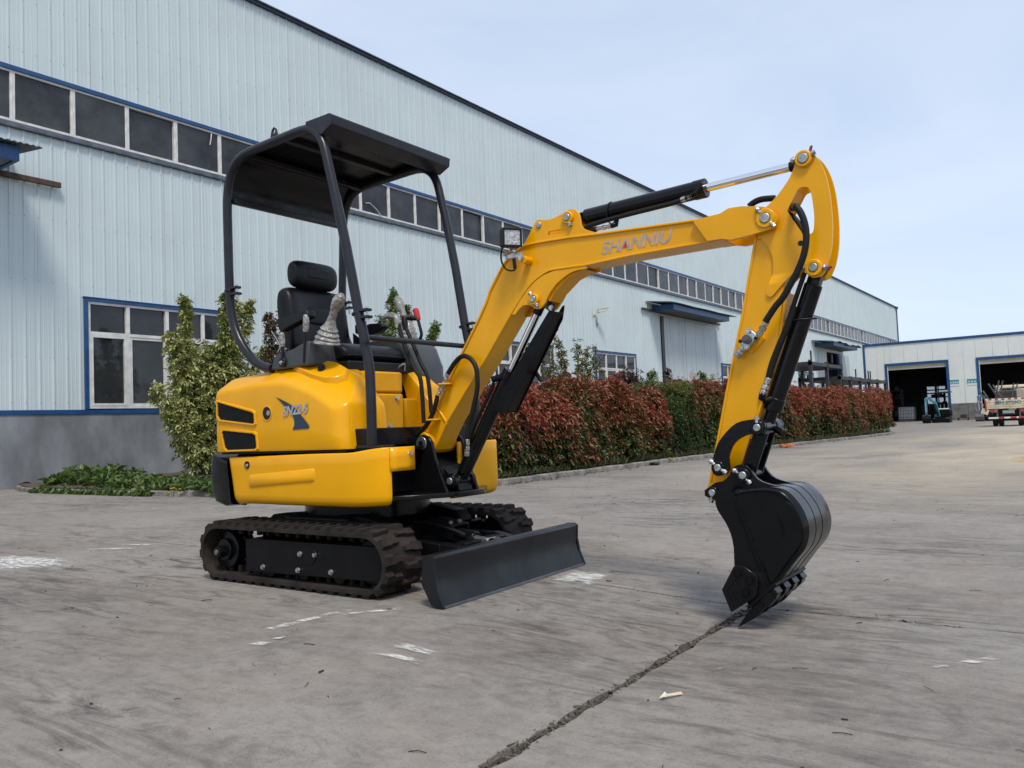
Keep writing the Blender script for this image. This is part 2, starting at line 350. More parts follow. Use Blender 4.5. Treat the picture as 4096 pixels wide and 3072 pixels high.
# loose dirt, grit and straw in the wide joint
m = MB()
def crumb(m, x, y, z, s):
    a = random.random()*6.28; l = s*random.choice((1,1,1.4,3.0)); d = Vector((math.cos(a), math.sin(a), random.uniform(-.35,.35))); d.normalize()
    m.bar(Vector((x,y,z))-d*l/2, Vector((x,y,z))+d*l/2, s*random.uniform(.25,.9), s*random.uniform(.25,.7))
for i in range(3200):
    y = random.uniform(-0.4, YJ+.05); x = XJ+random.gauss(0, .015); crumb(m, x, y, gz(x,y)-0.012+random.uniform(-.006,.012), random.choice((.003,.004,.006,.010)))
for i in range(900):
    x = random.uniform(-2.9, -.1); y = YJ+random.gauss(0,.010); crumb(m, x, y, gz(x,y)-0.010+random.uniform(-.004,.010), random.choice((.004,.005,.008)))
part('joint_debris', m, mat('grit', (0.19,0.16,0.125), .95, col2=(.05,.042,.034), vscale=60), None, sm=0, kind='stuff')
bpy.data.objects['joint_debris']['label'] = 'dry grit and straw filling the cracked joints of the concrete yard'
# twigs, bark chips and small clods scattered on the concrete
m = MB()
for i in range(620):
    y = random.uniform(.9, 9) if i < 470 else random.uniform(5, 16); x = random.uniform(-7.5, 0.2) if y < 7 else random.uniform(-6.2, -.2)
    if -4.4 < x < -2.3 and 2.7 < y < 4.1: continue
    z = gz(x,y)+.003; a = random.gauss(.5, .8)
    if y > 4.5 and random.random() < .45: continue
    if random.random() < .55:
        l = random.choice((.01,.015,.02,.03,.05)); d = Vector((math.cos(a), math.sin(a), 0)); p = Vector((x,y,z)); k = d.cross(Vector((0,0,1)))*random.uniform(-.15,.15)*l
        m.tube([p-d*l/2, p+k+Vector((0,0,.002)), p+d*l/2], random.uniform(.0008,.0018), 4)
    else: crumb(m, x, y, z, random.choice((.003,.004,.006,.009)))
part('twigs_and_clods', m, mat('twig', (0.045,0.036,0.028), .9, var=.5, vscale=60), None, sm=0, kind='stuff')
bpy.data.objects['twigs_and_clods']['label'] = 'dark twigs, bark chips and clods scattered over the yard'
# chalky white marks: thin rubbed-off paint lying on the slabs
def chalk_material():
    m = bpy.data.materials.new('chalk_paint'); m.use_nodes = True; t = m.node_tree; b = t.nodes['Principled BSDF']; L = t.links.new
    b.inputs['Base Color'].default_value = (.72,.71,.68,1); b.inputs['Roughness'].default_value = .9
    tc = t.nodes.new('ShaderNodeTexCoord'); mp = t.nodes.new('ShaderNodeMapping'); mp.inputs['Scale'].default_value = (5,14,1); mp.inputs['Rotation'].default_value = (0,0,R(-40)); L(tc.outputs['Object'], mp.inputs[0])
    n = t.nodes.new('ShaderNodeTexNoise'); n.inputs['Scale'].default_value = 2.2; n.inputs['Detail'].default_value = 9; n.inputs['Roughness'].default_value = .72; L(mp.outputs[0], n.inputs['Vector'])
    at = t.nodes.new('ShaderNodeAttribute'); at.attribute_name = 'edge'
    nm = t.nodes.new('ShaderNodeMapRange'); nm.inputs['From Min'].default_value = .32; nm.inputs['From Max'].default_value = .68; L(n.outputs['Fac'], nm.inputs['Value'])
    ad = t.nodes.new('ShaderNodeMath'); ad.operation = 'MULTIPLY_ADD'; ad.inputs[1].default_value = .62; L(at.outputs['Fac'], ad.inputs[0]); L(nm.outputs[0], ad.inputs[2])
    r = t.nodes.new('ShaderNodeMapRange'); r.inputs['From Min'].default_value = .72; r.inputs['From Max'].default_value = 1.35; r.inputs['To Max'].default_value = .9; L(ad.outputs[0], r.inputs['Value']); L(r.outputs[0], b.inputs['Alpha'])
    return m
CHALK = chalk_material()
def chalk(poly, label, fade=1.0):
    cx = sum(p[0] for p in poly)/len(poly); cy = sum(p[1] for p in poly)/len(poly); n = len(poly); m = MB(); e = []
    for k, s in enumerate((1.12, .62, 0.0)):
        for x, y in (poly if s else [(cx,cy)]): xx = cx+(x-cx)*s; yy = cy+(y-cy)*s; m.v.append((xx, yy, gz(xx,yy)+.004)); e.append((0, .9, 1)[k]*fade)
    for i in range(n):
        j = (i+1) % n; m.f += [(i, j, n+j, n+i), (n+i, n+j, 2*n)]
    me = mesh_of(m, 'chalk_mark', CHALK, 0); a = me.attributes.new('edge', 'FLOAT', 'POINT'); a.data.foreach_set('value', e)
    o = bpy.data.objects.new('chalk_mark', me); COL.objects.link(o); tag(o, label, 'paint mark', 'white scuff marks on the concrete')
chalk([(-5.79,2.37),(-6.6,2.5),(-6.6,2.75),(-5.84,2.84),(-5.5,2.66)], 'broad white scuff at the left edge of the yard')
chalk([(-6.25,3.14),(-6.15,3.26),(-5.85,3.36),(-5.9,3.26)], 'white scuff right of the broad one, nearest to it')
chalk([(-6.28,3.38),(-6.2,3.44),(-5.9,3.54),(-5.95,3.45)], 'farthest white scuff left of the rubber tracks')
chalk([(-2.86,2.13),(-2.80,2.14),(-2.77,2.56),(-2.83,2.58)], 'long thin white streak in front of the near track', .8)
chalk([(-2.78,2.50),(-2.73,2.50),(-2.56,2.68),(-2.60,2.71)], 'white streak nearest the blade corner')
chalk([(-2.715,1.975),(-2.70,2.02),(-2.63,2.04),(-2.64,1.985)], 'small bright white dab below the long streak')
chalk([(-2.70,2.06),(-2.69,2.085),(-2.66,2.13),(-2.655,2.085)], 'tiny white dab between the long streak and the bright dab')
chalk([(-2.20,2.22),(-2.20,2.30),(-1.98,2.285),(-2.0,2.235)], 'upper bar of the white double mark in the foreground', .85)
chalk([(-2.18,2.13),(-2.16,2.185),(-1.97,2.17),(-1.98,2.13)], 'lower bar of the white double mark in the foreground', .85)
chalk([(-2.35,3.55),(-2.36,3.83),(-2.13,3.84),(-2.10,3.54)], 'square white patch in front of the blade')
chalk([(-1.13,2.60),(-1.11,2.64),(-1.03,2.75),(-1.06,2.70)], 'thin pale scratch right of the wide joint', .7)
chalk([(-.50,2.96),(-.50,3.0),(-.33,3.23),(-.32,3.17)], 'pair of pale scratches at the right edge of the yard', .62)
m = MB(); p = [(-1.133,2.290),(-1.115,2.288),(-1.112,2.315),(-1.126,2.318)]
m.add([(x,y,gz(x,y)+h) for (x,y),h in zip(p,(.006,.014,.008,.02))], [(0,1,2),(0,2,3)]); m.add([(-1.124,2.310,gz(-1.1,2.3)+.013),(-1.112,2.312,gz(-1.1,2.3)+.010),(-1.085,2.36,gz(-1.1,2.3)+.006),(-1.093,2.364,gz(-1.1,2.3)+.012)],[(0,1,2,3)])
tag(part('paper_scrap', m, mat('torn_paper',(.55,.36,.17),.8,col2=(.62,.58,.5),vscale=14), sm=0), 'torn orange and white paper scrap on concrete right of the wide joint', 'litter')
m = MB(); m.bar((-2.36,6.12,.012),(-2.26,6.2,.012),.03,.02); tag(part('orange_chip', m, mat('orange_chip',(.55,.25,.06),.7), sm=0), 'small orange chip lying far behind the bucket', 'litter')

# sand spilled at the right edge with a grass tuft
m = MB(); n = 26
rows = []
for j in range(n+1):
    row = []
    for i in range(n+1):
        u = i/n*2-1; v = j/n*2-1; h = max(0, 1-u*u-v*v); x = -.15+u*1.05; y = 14.4+v*1.5
        row.append((x, y, gz(x,y)-.02+.10*h**.8*(.6+.4*math.sin(7*u+3*v)*math.sin(9*v))+random.uniform(0,.02)*h))
    rows.append(row)
m.grid(rows)
tag(part('sand_heap', m, mat('sand',(.46,.34,.20),.95,var=.35,vscale=3,bump=.6,bscale=25)), 'low heap of spilled tan sand at the right edge', 'sand heap')

# ================================================================== planting bed with kerb
KB = [(-16.2,6.95),(-15.0,6.62),(-13.0,6.55),(-11.0,6.62),(-10.0,6.9),(-8.4,7.6),(-7.3,8.3),(-6.75,9.0),(-6.66,10.0),(-6.62,12.0),(-6.58,14.0),(-6.42,16.3),(-6.5,18.2),(-6.5,20.0),(-6.2,23.3),(-5.85,26.8),(-5.8,29.5),(-5.95,31.6),(-6.7,33.2),(-8.0,34.2)]
KB = smooth(KB, 6)
bed = MB(); inn = [(-16.3,7.5),(-16.3,12),(-16.3,18),(-16.3,25),(-16.3,34)]
rows = []
for (x,y) in KB:
    rows.append([(x+(-16.4-x)*t_, y+(max(y,7.4)+.6-y)*t_*.3, gz(x,y)+.085+.05*math.sin(t_*3.1)) for t_ in (.02,.15,.4,.7,1)])
bed.grid(rows)
tag(part('planting_bed', bed, SOIL), 'soil bed along the factory wall', None, kind='structure')
kerb = empty('kerb', (0,0,0)); kerb['kind'] = 'structure'
acc = 0; cur = [KB[0]]
def kerbstone(pts):
    m = MB(); rows = []
    for i, (x,y) in enumerate(pts):
        a = pts[max(i-1,0)]; b_ = pts[min(i+1,len(pts)-1)]; d = Vector((b_[0]-a[0], b_[1]-a[1], 0)).normalized(); nrm = Vector((d.y,-d.x,0)); z = gz(x,y)
        if i in (0, len(pts)-1): x += d.x*(.006 if i == 0 else -.006); y += d.y*(.006 if i == 0 else -.006)
        c = Vector((x,y,z)); j = random.uniform(-.006,.006)
        rows.append([c-nrm*.06+Vector((0,0,-.02)), c-nrm*.06+Vector((0,0,.07+j)), c+nrm*.03+Vector((0,0,.078+j)), c+nrm*.06+Vector((0,0,.06+j)), c+nrm*.065+Vector((0,0,-.02))])
    m.grid(rows, closed=False); o = len(m.v)-5
    m.f += [(0,1,2,3,4), (o+4,o+3,o+2,o+1,o)]
    part('kerb_stone', m, CONC2, kerb, sm=30)
for a, b_ in zip(KB, KB[1:]):
    acc += math.dist(a, b_); cur.append(b_)
    if acc > .95 and len(cur) > 2: kerbstone(cur); cur = [b_]; acc = 0
if len(cur) > 2: kerbstone(cur)
# ================================================================== long sheet-steel factory building
WX = -16.65
fac = empty('factory_hall', (WX, 40, 0), 'long pale blue sheet steel factory hall with a ribbon of dark windows', 'building')
openings = [(8.40+0.0,12.05,1.48,3.77),(22.40,26.05,1.48,3.77),(29.30,32.95,1.48,3.77),(43.30,46.95,1.48,3.77),(57.70,61.35,1.48,3.77),(72.40,76.05,1.48,3.77)]
doors = [(35.72,42.9,5.76),(65.3,69.9,5.55),(0.6,5.6,5.9)]
def sheet(y0, y1, z0, z1, name='wall_panel', m=WALL, x=WX, pitch=.26, rh=.024):
    b = MB(); prof = [(y0, 0)]
    k = math.ceil((y0+.03)/pitch)
    while k*pitch < y1-.03:
        c = k*pitch; prof += [(c-.028,0),(c-.012,rh),(c+.012,rh),(c+.028,0)]
        for q in (.087,.173):
            if c+q < y1-.02: prof += [(c+q-.012,0),(c+q,.005),(c+q+.012,0)]
        k += 1
    prof.append((y1-.003, 0)); prof = [p for i, p in enumerate(prof) if i == 0 or p[0] > prof[i-1][0]]
    b.grid([[(x+h, y, z0) for y, h in prof], [(x+h, y, z1) for y, h in prof]])
    return part(name, b, m, fac, sm=0)
cuts = sorted({v for a in openings for v in a[:2]} | {v for d in doors for v in d[:2]} | {-6.0, 94.2})
for a, b_ in zip(cuts, cuts[1:]):
    n = max(1, math.ceil((b_-a)/1.04)); mid = (a+b_)/2
    op = [o for o in openings if o[0] < mid < o[1]]; dr = [d for d in doors if d[0] < mid < d[1]]
    for i in range(n):
        y0 = a+(b_-a)*i/n; y1 = a+(b_-a)*(i+1)/n
        z0 = op[0][3] if op else dr[0][2] if dr else 1.48
        sheet(y0, y1, z0, 7.0)
n = 96
for i in range(n): sheet(-6+100.2*i/n, -6+100.2*(i+1)/n, 8.16, 11.70)
# screws in rows
m = MB(); k = -20
for z in (1.62, 2.5, 4.0, 5.25, 6.7, 8.5, 9.55, 10.6):
    for k in range(-10, 180):
        y = k*.26+random.uniform(-.006,.006); zz = z+random.uniform(-.01,.01)
        if z < 3.8 and any(o[0]-.1 < y < o[1]+.1 for o in openings): continue
        if z < 5.9 and any(d[0]-.1 < y < d[1]+.1 for d in doors): continue
        x = WX+.0245; m.box(x-.002, x+.004, y-.006, y+.006, zz-.006, zz+.006)
part('screws', m, STEEL, fac, sm=0, kind='stuff')
# plinth, blue base strip, band window trims, eaves
for a, b_ in ((-6,.6),(5.6,35.72),(42.9,65.3),(69.9,94.2)):
    part('plinth', MB().box(WX-.2, WX+.03, a, b_, -.5, 1.39), PLINTH, fac); part('base_strip', MB().box(WX-.1, WX+.05, a, b_, 1.392, 1.478), BLUE, fac)
m = MB(); m.box(WX-.02, WX+.055, -6, 94.2, 8.075, 8.158); part('band_head_strip', m, BLUE, fac)
m = MB(); m.box(WX-.1, WX+.03, -6, 94.2, 7.002, 7.06)
for i in range(17): m.box(WX-.02, WX+.085, -6+5.9*i, -6+5.9*i+5.87, 6.93-.012*(i%2), 7.0)
part('band_sill', m, DBLUE, fac, bevel=.01)
m = MB(); m.box(WX-.05, WX+.09, -6, 94.2, 11.702, 11.77); part('eaves_trim', m, mat('navy_eaves',(.012,.035,.085),.45,var=.3,vscale=4), fac)
m = MB(); m.box(WX-24, WX+.14, -6.1, 94.3, 11.775, 11.80); m.box(WX-24, WX-.25, -6, 94.1, 6.5, 11.7); m.box(WX-24, WX-.25, -5.9, 65.2, -.5, 6.49); part('roof', m, SHEET, fac, sm=0)
m = MB(); m.cyl((WX+.10,94.15,-.3),(WX+.10,94.15,11.7),.07,10); m.box(WX,WX+.25,93.95,94.35,11.55,11.8); part('downpipe', m, DBLUE, fac)
# band windows: one frame and pane per bay
def ring_yz(m, y0, y1, z0, z1, wd, x0, x1):
    m.box(x0, x1, y0, y0+wd, z0, z1); m.box(x0, x1, y1-wd, y1, z0, z1); m.box(x0, x1, y0+wd, y1-wd, z0, z0+wd); m.box(x0, x1, y0+wd, y1-wd, z1-wd, z1); return m
fm = mesh_of(ring_yz(MB(), 0, 1.146, 7.062, 8.073, .045, -.05, .02), 'band_window', WHITE, 0)
pm = mesh_of(MB().box(-.03,-.02,.0455,1.1005,7.1075,8.0275), 'pane', GLASS, 0)
y = 7.085-1.148*10
while y < 93:
    o = bpy.data.objects.new('band_window', fm); COL.objects.link(o); o.parent = fac; o.location = (0, y-40, 0)
    q = bpy.data.objects.new('pane', pm); COL.objects.link(q); q.parent = o; q.rotation_euler = (0, random.gauss(0,.0025), random.gauss(0,.0025))
    y += 1.148
# a curtain tail and slack cable seen in the band
m = MB(); m.tube([(WX+.03,16.45,7.35),(WX+.05,16.6,7.37),(WX+.04,16.9,7.22),(WX+.05,17.05,7.06)],.012,6); m.tube([(WX+.03,11.45,8.0),(WX+.05,11.42,7.85),(WX+.04,11.40,7.72)],.012,6); part('loose_cable', m, WHITE, fac)
# lower windows
def window(y0, full=True):
    L = 3.65
    f = MB(); ring_yz(f, .07, L-.06, 1.50, 3.705, .055, -.06, .03)
    f.box(-.06,.03,.126,L-.116,3.02,3.085)
    cols = [.07+.055, .925, 1.825, 2.72, L-.115]
    for c in cols[1:-1]: f.box(-.06,.032,c-.04,c+.04,1.556,3.018); f.box(-.06,.032,c-.04,c+.04,3.087,3.649)
    o = part('window', f, WHITE, fac, sm=0); o.location = (0, y0-40, 0)
    for i in range(4):
        a = cols[i]+(.041 if i else .001); b_ = cols[i+1]-(.041 if i < 3 else .001)
        s = MB(); ring_yz(s, a, b_, 1.557, 3.017, .05, -.05, .018 if i % 2 else .036); part('sash', s, WHITE, o, sm=0)
        for z0, z1, ins, xo in ((1.608,2.966,.051,-.01),(3.088,3.648,.0,-.02)):
            g = MB().box(xo-.01, xo, a+ins+.001, b_-ins-.001, z0, z1); q = part('pane', g, GLASS2, o, sm=0)
            q.rotation_euler = (0, random.gauss(0,.004), random.gauss(0,.004))
    s = MB(); s.box(-.02,.06,0,.068,1.482,3.77); s.box(-.02,.06,L-.058,L,1.482,3.77); s.box(-.02,.062,.069,L-.059,3.708,3.772); s.box(-.03,.075,-.02,L+.02,3.774,3.79)
    q = part('window_surround', s, BLUE, fac, sm=0); q.location = (0, y0-40, 0)
for o in openings: window(o[0])
# sliding door 2 with its streaked sheet, rail and awning
sd_ = MB(); part_sheets = [(36.02,38.47),(38.50,42.85)]
for a, b_ in part_sheets: sheet(a, b_, .1, 5.74, 'door_leaf', WALLS, WX+.05, .21, .012)
m = MB(); m.box(WX-.03, WX+.07, 35.72, 36.0, -.3, 5.76); part('door_gap_strip', m, RACKM, fac)  # solid black strip standing in for the shaded gap at the door edge
for a, b_ in ((35.72,42.9),(.6,5.6)): part('door_backing', MB().box(WX-.24, WX-.05, a, b_, -.3, 5.9), DARK, fac)
sheet(.6, 3.0, .1, 5.88, 'door_leaf', WALL, WX+.05, .21, .012); sheet(3.02, 5.6, .1, 5.88, 'door_leaf', WALL, WX+.05, .21, .012)
for a, b_, z in ((33.7,43.2,5.92),(1.0,7.93,5.97)):
    m = MB(); m.box(WX+.05, WX+.13, a, b_, z-.05, z+.05); part('door_rail', m, RUST, fac)
def awning(y0, y1, zb, depth, over=.6, bent=False):
    a = empty('awning', (0,0,0), world=False); a.parent = fac; a.location = (0,-40,0)
    x1 = depth; t = .07
    m = MB(); m.box(x1-t, x1, y0, y1, zb, zb+.26); m.box(.03, x1-t-.002, y0, y0+t, zb, zb+.26); m.box(.03, x1-t-.002, y1-t, y1, zb, zb+.26); part('fascia', m, BLUE, a)
    m = MB(); k = int((y1-y0-.16)/.10)
    for i in range(k): yy = y0+t+.002+(y1-y0-2*t-.004)*i/k; m.box(.03, x1-t-.004, yy, yy+(y1-y0-2*t)/k-.012, zb+.02-.008*(i%2), zb+.05)
    part('soffit', m, SHEET, a, sm=0)
    m = MB(); ys_ = []; k = int((y1-y0+2*over)/.105)
    r0 = []; r1 = []
    for i in range(k*2+1):
        yy = y0-over+(y1-y0+2*over)*i/(k*2); h = .022*(i%2)
        d = (.05*math.sin(yy*1.3)+.04*math.sin(yy*3.1)) if bent else .008*math.sin(yy*2)
        r0.append((.02, yy, zb+.44+h)); r1.append((x1+.18, yy, zb+.275+h+d))
    m.grid([r0, r1]); m.grid([[(p[0],p[1],p[2]-.012) for p in r0], [(p[0],p[1],p[2]-.012) for p in r1]]); m.grid([r1, [(p[0],p[1],p[2]-.012) for p in r1]]); part('roof_sheet', m, SHEET, a, sm=0)
    m = MB()
    for yy in (y0+.3, (y0+y1)/2, y1-.3): m.bar((.04,yy,zb+.10),(x1-.1,yy,zb+.10),.05,.06)
    part('bracket', m, RUST, a)
awning(34.85, 41.9, 5.88, 1.13)
awning(1.6, 6.72, 5.94, 1.13, .32)
awning(62.2, 69.6, 5.75, 1.35, .8, True)
# door 3 stands open
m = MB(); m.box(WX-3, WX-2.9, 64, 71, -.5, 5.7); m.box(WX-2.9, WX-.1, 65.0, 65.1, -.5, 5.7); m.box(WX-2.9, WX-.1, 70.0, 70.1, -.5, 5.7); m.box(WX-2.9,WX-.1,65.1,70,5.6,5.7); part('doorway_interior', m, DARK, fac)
m = MB(); m.box(WX-.08, WX+.06, 68.7, 69.9, -.4, 5.5); part('door_leaf', m, BLUE, fac)
m = MB(); m.box(WX+.03, WX+.06, 62.9, 65.2, .1, 5.6); part('door_leaf', m, WALLS, fac)
m = MB(); m.box(WX+.025, WX+.05, 69.95, 72.3, .1, 5.5); part('door_leaf', m, WALLS, fac)
# round number signs painted on the doors
def round_sign(y, z, r, x, char, nm):
    a = MB(); n = 24
    a.add([(x, y, z)]+[(x, y+r*.95*math.cos(2*math.pi*i/n), z+r*math.sin(2*math.pi*i/n)) for i in range(n)], [(0,1+i,1+(i+1)%n) for i in range(n)])
    o = part(nm, a, mat('pale_sign',(.62,.55,.52),.6,var=.15,vscale=8), fac, sm=0)
    a = MB()
    vs = []
    for q in (r*.86, r): vs += [(x+.003, y+q*.95*math.cos(2*math.pi*i/n), z+q*math.sin(2*math.pi*i/n)) for i in range(n)]
    a.add(vs, [(i,(i+1)%n,n+(i+1)%n,n+i) for i in range(n)]); part('rim', a, mat('faded_red',(.45,.16,.12),.6), o, sm=0)
    me = text_mesh(char, r*1.5, mat('faded_red_digit',(.42,.10,.08),.6)); q = part('numeral', me, None, o); q.rotation_euler = (R(90),0,R(90)); q.location = (x+.006, y, z)
round_sign(38.95, 3.0, .17, WX+.066, '2', 'number_sign')
round_sign(70.9, 2.75, .17, WX+.075, '3', 'number_sign')
# security camera on the wall
cm = empty('security_camera', (WX+.02, 29.4, 5.3), 'white security camera on a bracket on the factory wall', 'camera')
m = MB(); m.bar((WX+.02,29.35,5.28),(WX+.30,29.45,5.36),.03); m.box(WX+.01,WX+.04,29.28,29.42,5.2,5.36); part('bracket', m, WHITE, cm)
m = MB(); m.bar((WX+.22,29.35,5.38),(WX+.50,29.66,5.46),.13,.12); m.bar((WX+.21,29.34,5.455),(WX+.57,29.72,5.535),.16,.015); part('housing', m, mat('ivory',(.62,.58,.46),.45), cm, bevel=.01)
m = MB(); m.tube(smooth([(WX+.05,29.35,5.25),(WX+.08,29.5,5.1),(WX+.06,29.42,4.95),(WX+.06,29.62,4.9),(WX+.05,29.5,4.8)],5),.011,6); part('cable', m, PLAST, cm)

# ================================================================== cream workshop across the end of the yard
YW = 77.6
ws = empty('workshop', (-6, YW, -.24), 'low cream workshop with blue trim and two open roller doors', 'building')
G0 = -.5
d1 = (-14.89,-9.88); d2 = (-7.84,-2.70)
seams = [-16.60,-15.53,-14.89,-14.41,-13.29,-12.21,-11.06,-9.88,-8.78,-7.84,-6.60,-5.48,-4.3,-2.7,-1.6,-.5,.6,1.7,2.8,4,6,8,10,12,14]
for a, b_ in zip(seams, seams[1:]):
    mid = (a+b_)/2; z0 = 4.92 if (d1[0] < mid < d1[1] or d2[0] < mid < d2[1]) else 1.17
    m = MB().box(a+.006, b_-.006, YW, YW+.08, z0, 6.57); part('wall_panel', m, CREAM, ws, bevel=.006, seg=1)
gbp = mat('grey_block_plinth',(.20,.195,.185),.9,col2=(.12,.115,.11),vscale=2,bump=.3,bscale=10)
for a, b_ in ((-16.6,d1[0]-.01),(d1[1]+.01,d2[0]-.01),(d2[1]+.01,14)): part('plinth', MB().box(a, b_, YW-.03, YW+.2, G0, 1.16), gbp, ws)
m = MB().box(-16.62, 14, YW-.07, YW+.1, 6.575, 6.78); part('eaves_trim', m, BLUE, ws)
m = MB().box(-16.63,-16.45, YW-.1, YW-.002, G0, 6.57); part('corner_trim', m, BLUE, ws)
for a, b_ in (d1, d2):
    fr = MB(); fr.box(a, a+.2, YW-.06, YW+.12, G0, 4.91); fr.box(b_-.2, b_, YW-.06, YW+.12, G0, 4.91); fr.box(a+.201, b_-.201, YW-.06, YW+.12, 4.72, 4.91)
    o = part('door_frame', fr, BLUE, ws)
    for i in range(6):
        s = MB().box(a+.21, b_-.21, YW+.06+.004*(i%2), YW+.10, 4.33+.065*i, 4.33+.065*i+.06); part('shutter_slat', s, SHUT, o, bevel=.008, seg=1)
    part('guide_rail', MB().box(a+.201, a+.24, YW-.02, YW+.1, G0, 4.71), SIGNW, o)
# rooms behind the doors
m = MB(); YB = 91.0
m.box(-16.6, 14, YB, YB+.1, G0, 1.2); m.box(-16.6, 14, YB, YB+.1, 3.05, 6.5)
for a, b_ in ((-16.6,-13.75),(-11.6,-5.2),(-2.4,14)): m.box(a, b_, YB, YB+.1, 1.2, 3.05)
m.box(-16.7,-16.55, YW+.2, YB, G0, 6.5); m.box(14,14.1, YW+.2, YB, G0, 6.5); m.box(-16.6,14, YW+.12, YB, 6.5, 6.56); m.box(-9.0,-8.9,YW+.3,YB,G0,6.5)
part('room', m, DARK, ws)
FG = bpy.data.materials.new('frosted_glass'); FG.use_nodes = True; tr_ = FG.node_tree.nodes.new('ShaderNodeBsdfTranslucent'); tr_.inputs[0].default_value = (.85,.87,.88,1); FG.node_tree.links.new(tr_.outputs[0], FG.node_tree.nodes['Material Output'].inputs[0])
part('frosted_pane', MB().add([(-13.7,YB+.05,1.2),(-11.6,YB+.05,1.2),(-11.6,YB+.05,3.05),(-13.7,YB+.05,3.05)],[(0,1,2,3)]), FG, ws, sm=0)
for x in (-13.75,-12.7,-11.63): 
    part('glazing_bar', MB().box(x, x+.10, YB-.03, YB, 1.2, 3.05), RACKM, ws)
m = MB()
for z in (1.2,2.30,2.62): m.box(-13.75,-11.6,YB-.03,YB,z,z+.12)
part('glazing_rail', m, RACKM, ws)
# blank small signs either side of the pier
def pier_sign(x0, x1, z0, z1, txt, label):
    s = tag(part('door_sign', MB().box(x0, x1, YW-.03, YW-.004, z0, z1), SIGNW, None), label, 'sign')
    part('teal_panel', MB().box(x0, x1, YW-.036, YW-.031, z0+.15, z1), TEALS, s, sm=0)
    me = text_mesh(txt, .17, SIGNW, offset=.004); q = part('lettering', me, None, s); q.rotation_euler = (R(90),0,0); q.location = ((x0+x1)/2, YW-.039, z0+.27)
pier_sign(-9.86,-9.18, 2.66, 3.18, '技术研究', 'teal and white door sign right of the first workshop door')
pier_sign(-8.58,-7.87, 2.66, 3.18, '钣 金 间', 'teal and white door sign left of the second workshop door')
# ================================================================== plants
def leafmat(name, stops):
    m = bpy.data.materials.new(name); m.use_nodes = True; t = m.node_tree; b = t.nodes['Principled BSDF']; L = t.links.new
    a = t.nodes.new('ShaderNodeAttribute'); a.attribute_name = 'tint'; rp = t.nodes.new('ShaderNodeValToRGB'); e = rp.color_ramp.elements
    while len(e) < len(stops): e.new(.5)
    for k, (p, c) in enumerate(stops): e[k].position = p; e[k].color = tuple(c)+(1,)
    L(a.outputs['Fac'], rp.inputs[0]); L(rp.outputs[0], b.inputs['Base Color']); b.inputs['Roughness'].default_value = .42; b.inputs['Specular IOR Level'].default_value = .4
    tr = t.nodes.new('ShaderNodeBsdfTranslucent'); L(rp.outputs[0], tr.inputs[0]); mx = t.nodes.new('ShaderNodeMixShader'); mx.inputs[0].default_value = .22
    L(b.outputs[0], mx.inputs[1]); L(tr.outputs[0], mx.inputs[2]); L(mx.outputs[0], t.nodes['Material Output'].inputs[0]); return m
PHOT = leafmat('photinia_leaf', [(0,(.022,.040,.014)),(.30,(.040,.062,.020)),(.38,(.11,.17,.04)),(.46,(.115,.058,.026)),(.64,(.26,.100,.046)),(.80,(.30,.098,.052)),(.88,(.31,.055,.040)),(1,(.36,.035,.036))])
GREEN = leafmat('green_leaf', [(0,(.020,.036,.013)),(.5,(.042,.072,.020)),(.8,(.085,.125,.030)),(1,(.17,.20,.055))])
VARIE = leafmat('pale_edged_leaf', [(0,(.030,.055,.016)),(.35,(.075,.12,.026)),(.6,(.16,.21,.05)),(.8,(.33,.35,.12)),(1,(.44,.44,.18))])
BRONZE = leafmat('bronze_leaf', [(0,(.06,.04,.02)),(.5,(.13,.065,.03)),(.8,(.10,.11,.03)),(1,(.20,.20,.06))])
PURP = leafmat('purple_leaf', [(0,(.020,.008,.010)),(1,(.060,.018,.022))])
WEED = leafmat('weed_leaf', [(0,(.038,.07,.018)),(.6,(.085,.145,.030)),(1,(.17,.22,.065))])
GRASS = leafmat('grass_blade', [(0,(.04,.065,.018)),(.45,(.08,.115,.03)),(.7,(.17,.15,.08)),(1,(.30,.25,.15))])
BARK = mat('bark', (.07,.055,.042), .9, var=.4, vscale=20, bump=.5, bscale=40)

def unit(a): return a/np.maximum(np.linalg.norm(a, axis=1, keepdims=True), 1e-9)
def leaves(name, p, d, L, wd, tint, m, parent=None, fold=.25, droop=.25, kind=None):
    n = len(p); d = unit(d); up = np.tile([0,0,1.], (n,1))+rng.normal(0,.45,(n,3)); s = unit(np.cross(d, up)); nr = np.cross(s, d)
    L = L[:,None]; wd = wd[:,None]
    mid = p+d*L*.5-np.array([0,0,1])*L*droop*.12; tip = p+d*L-np.array([0,0,1])*L*droop
    V = np.empty((n,4,3), np.float32); V[:,0] = p; V[:,1] = mid+s*wd*.5+nr*wd*fold; V[:,2] = tip; V[:,3] = mid-s*wd*.5+nr*wd*fold
    me = bpy.data.meshes.new(name); me.vertices.add(4*n); me.vertices.foreach_set('co', V.reshape(-1))
    me.loops.add(6*n); me.polygons.add(2*n); o = np.arange(n)[:,None]*4
    me.loops.foreach_set('vertex_index', (o+np.array([0,1,2,0,2,3])).reshape(-1).astype(np.int32))
    me.polygons.foreach_set('loop_start', (np.arange(2*n)*3).astype(np.int32))
    a = me.attributes.new('tint', 'FLOAT', 'FACE'); a.data.foreach_set('value', np.repeat(np.clip(tint,0,1), 2).astype(np.float32))
    me.materials.append(m); me.update(); me.validate()
    ob = bpy.data.objects.new(name, me); COL.objects.link(ob)
    if parent: ob.parent = parent; ob.location = -Vector(parent['root'])
    if kind: ob['kind'] = kind
    return ob
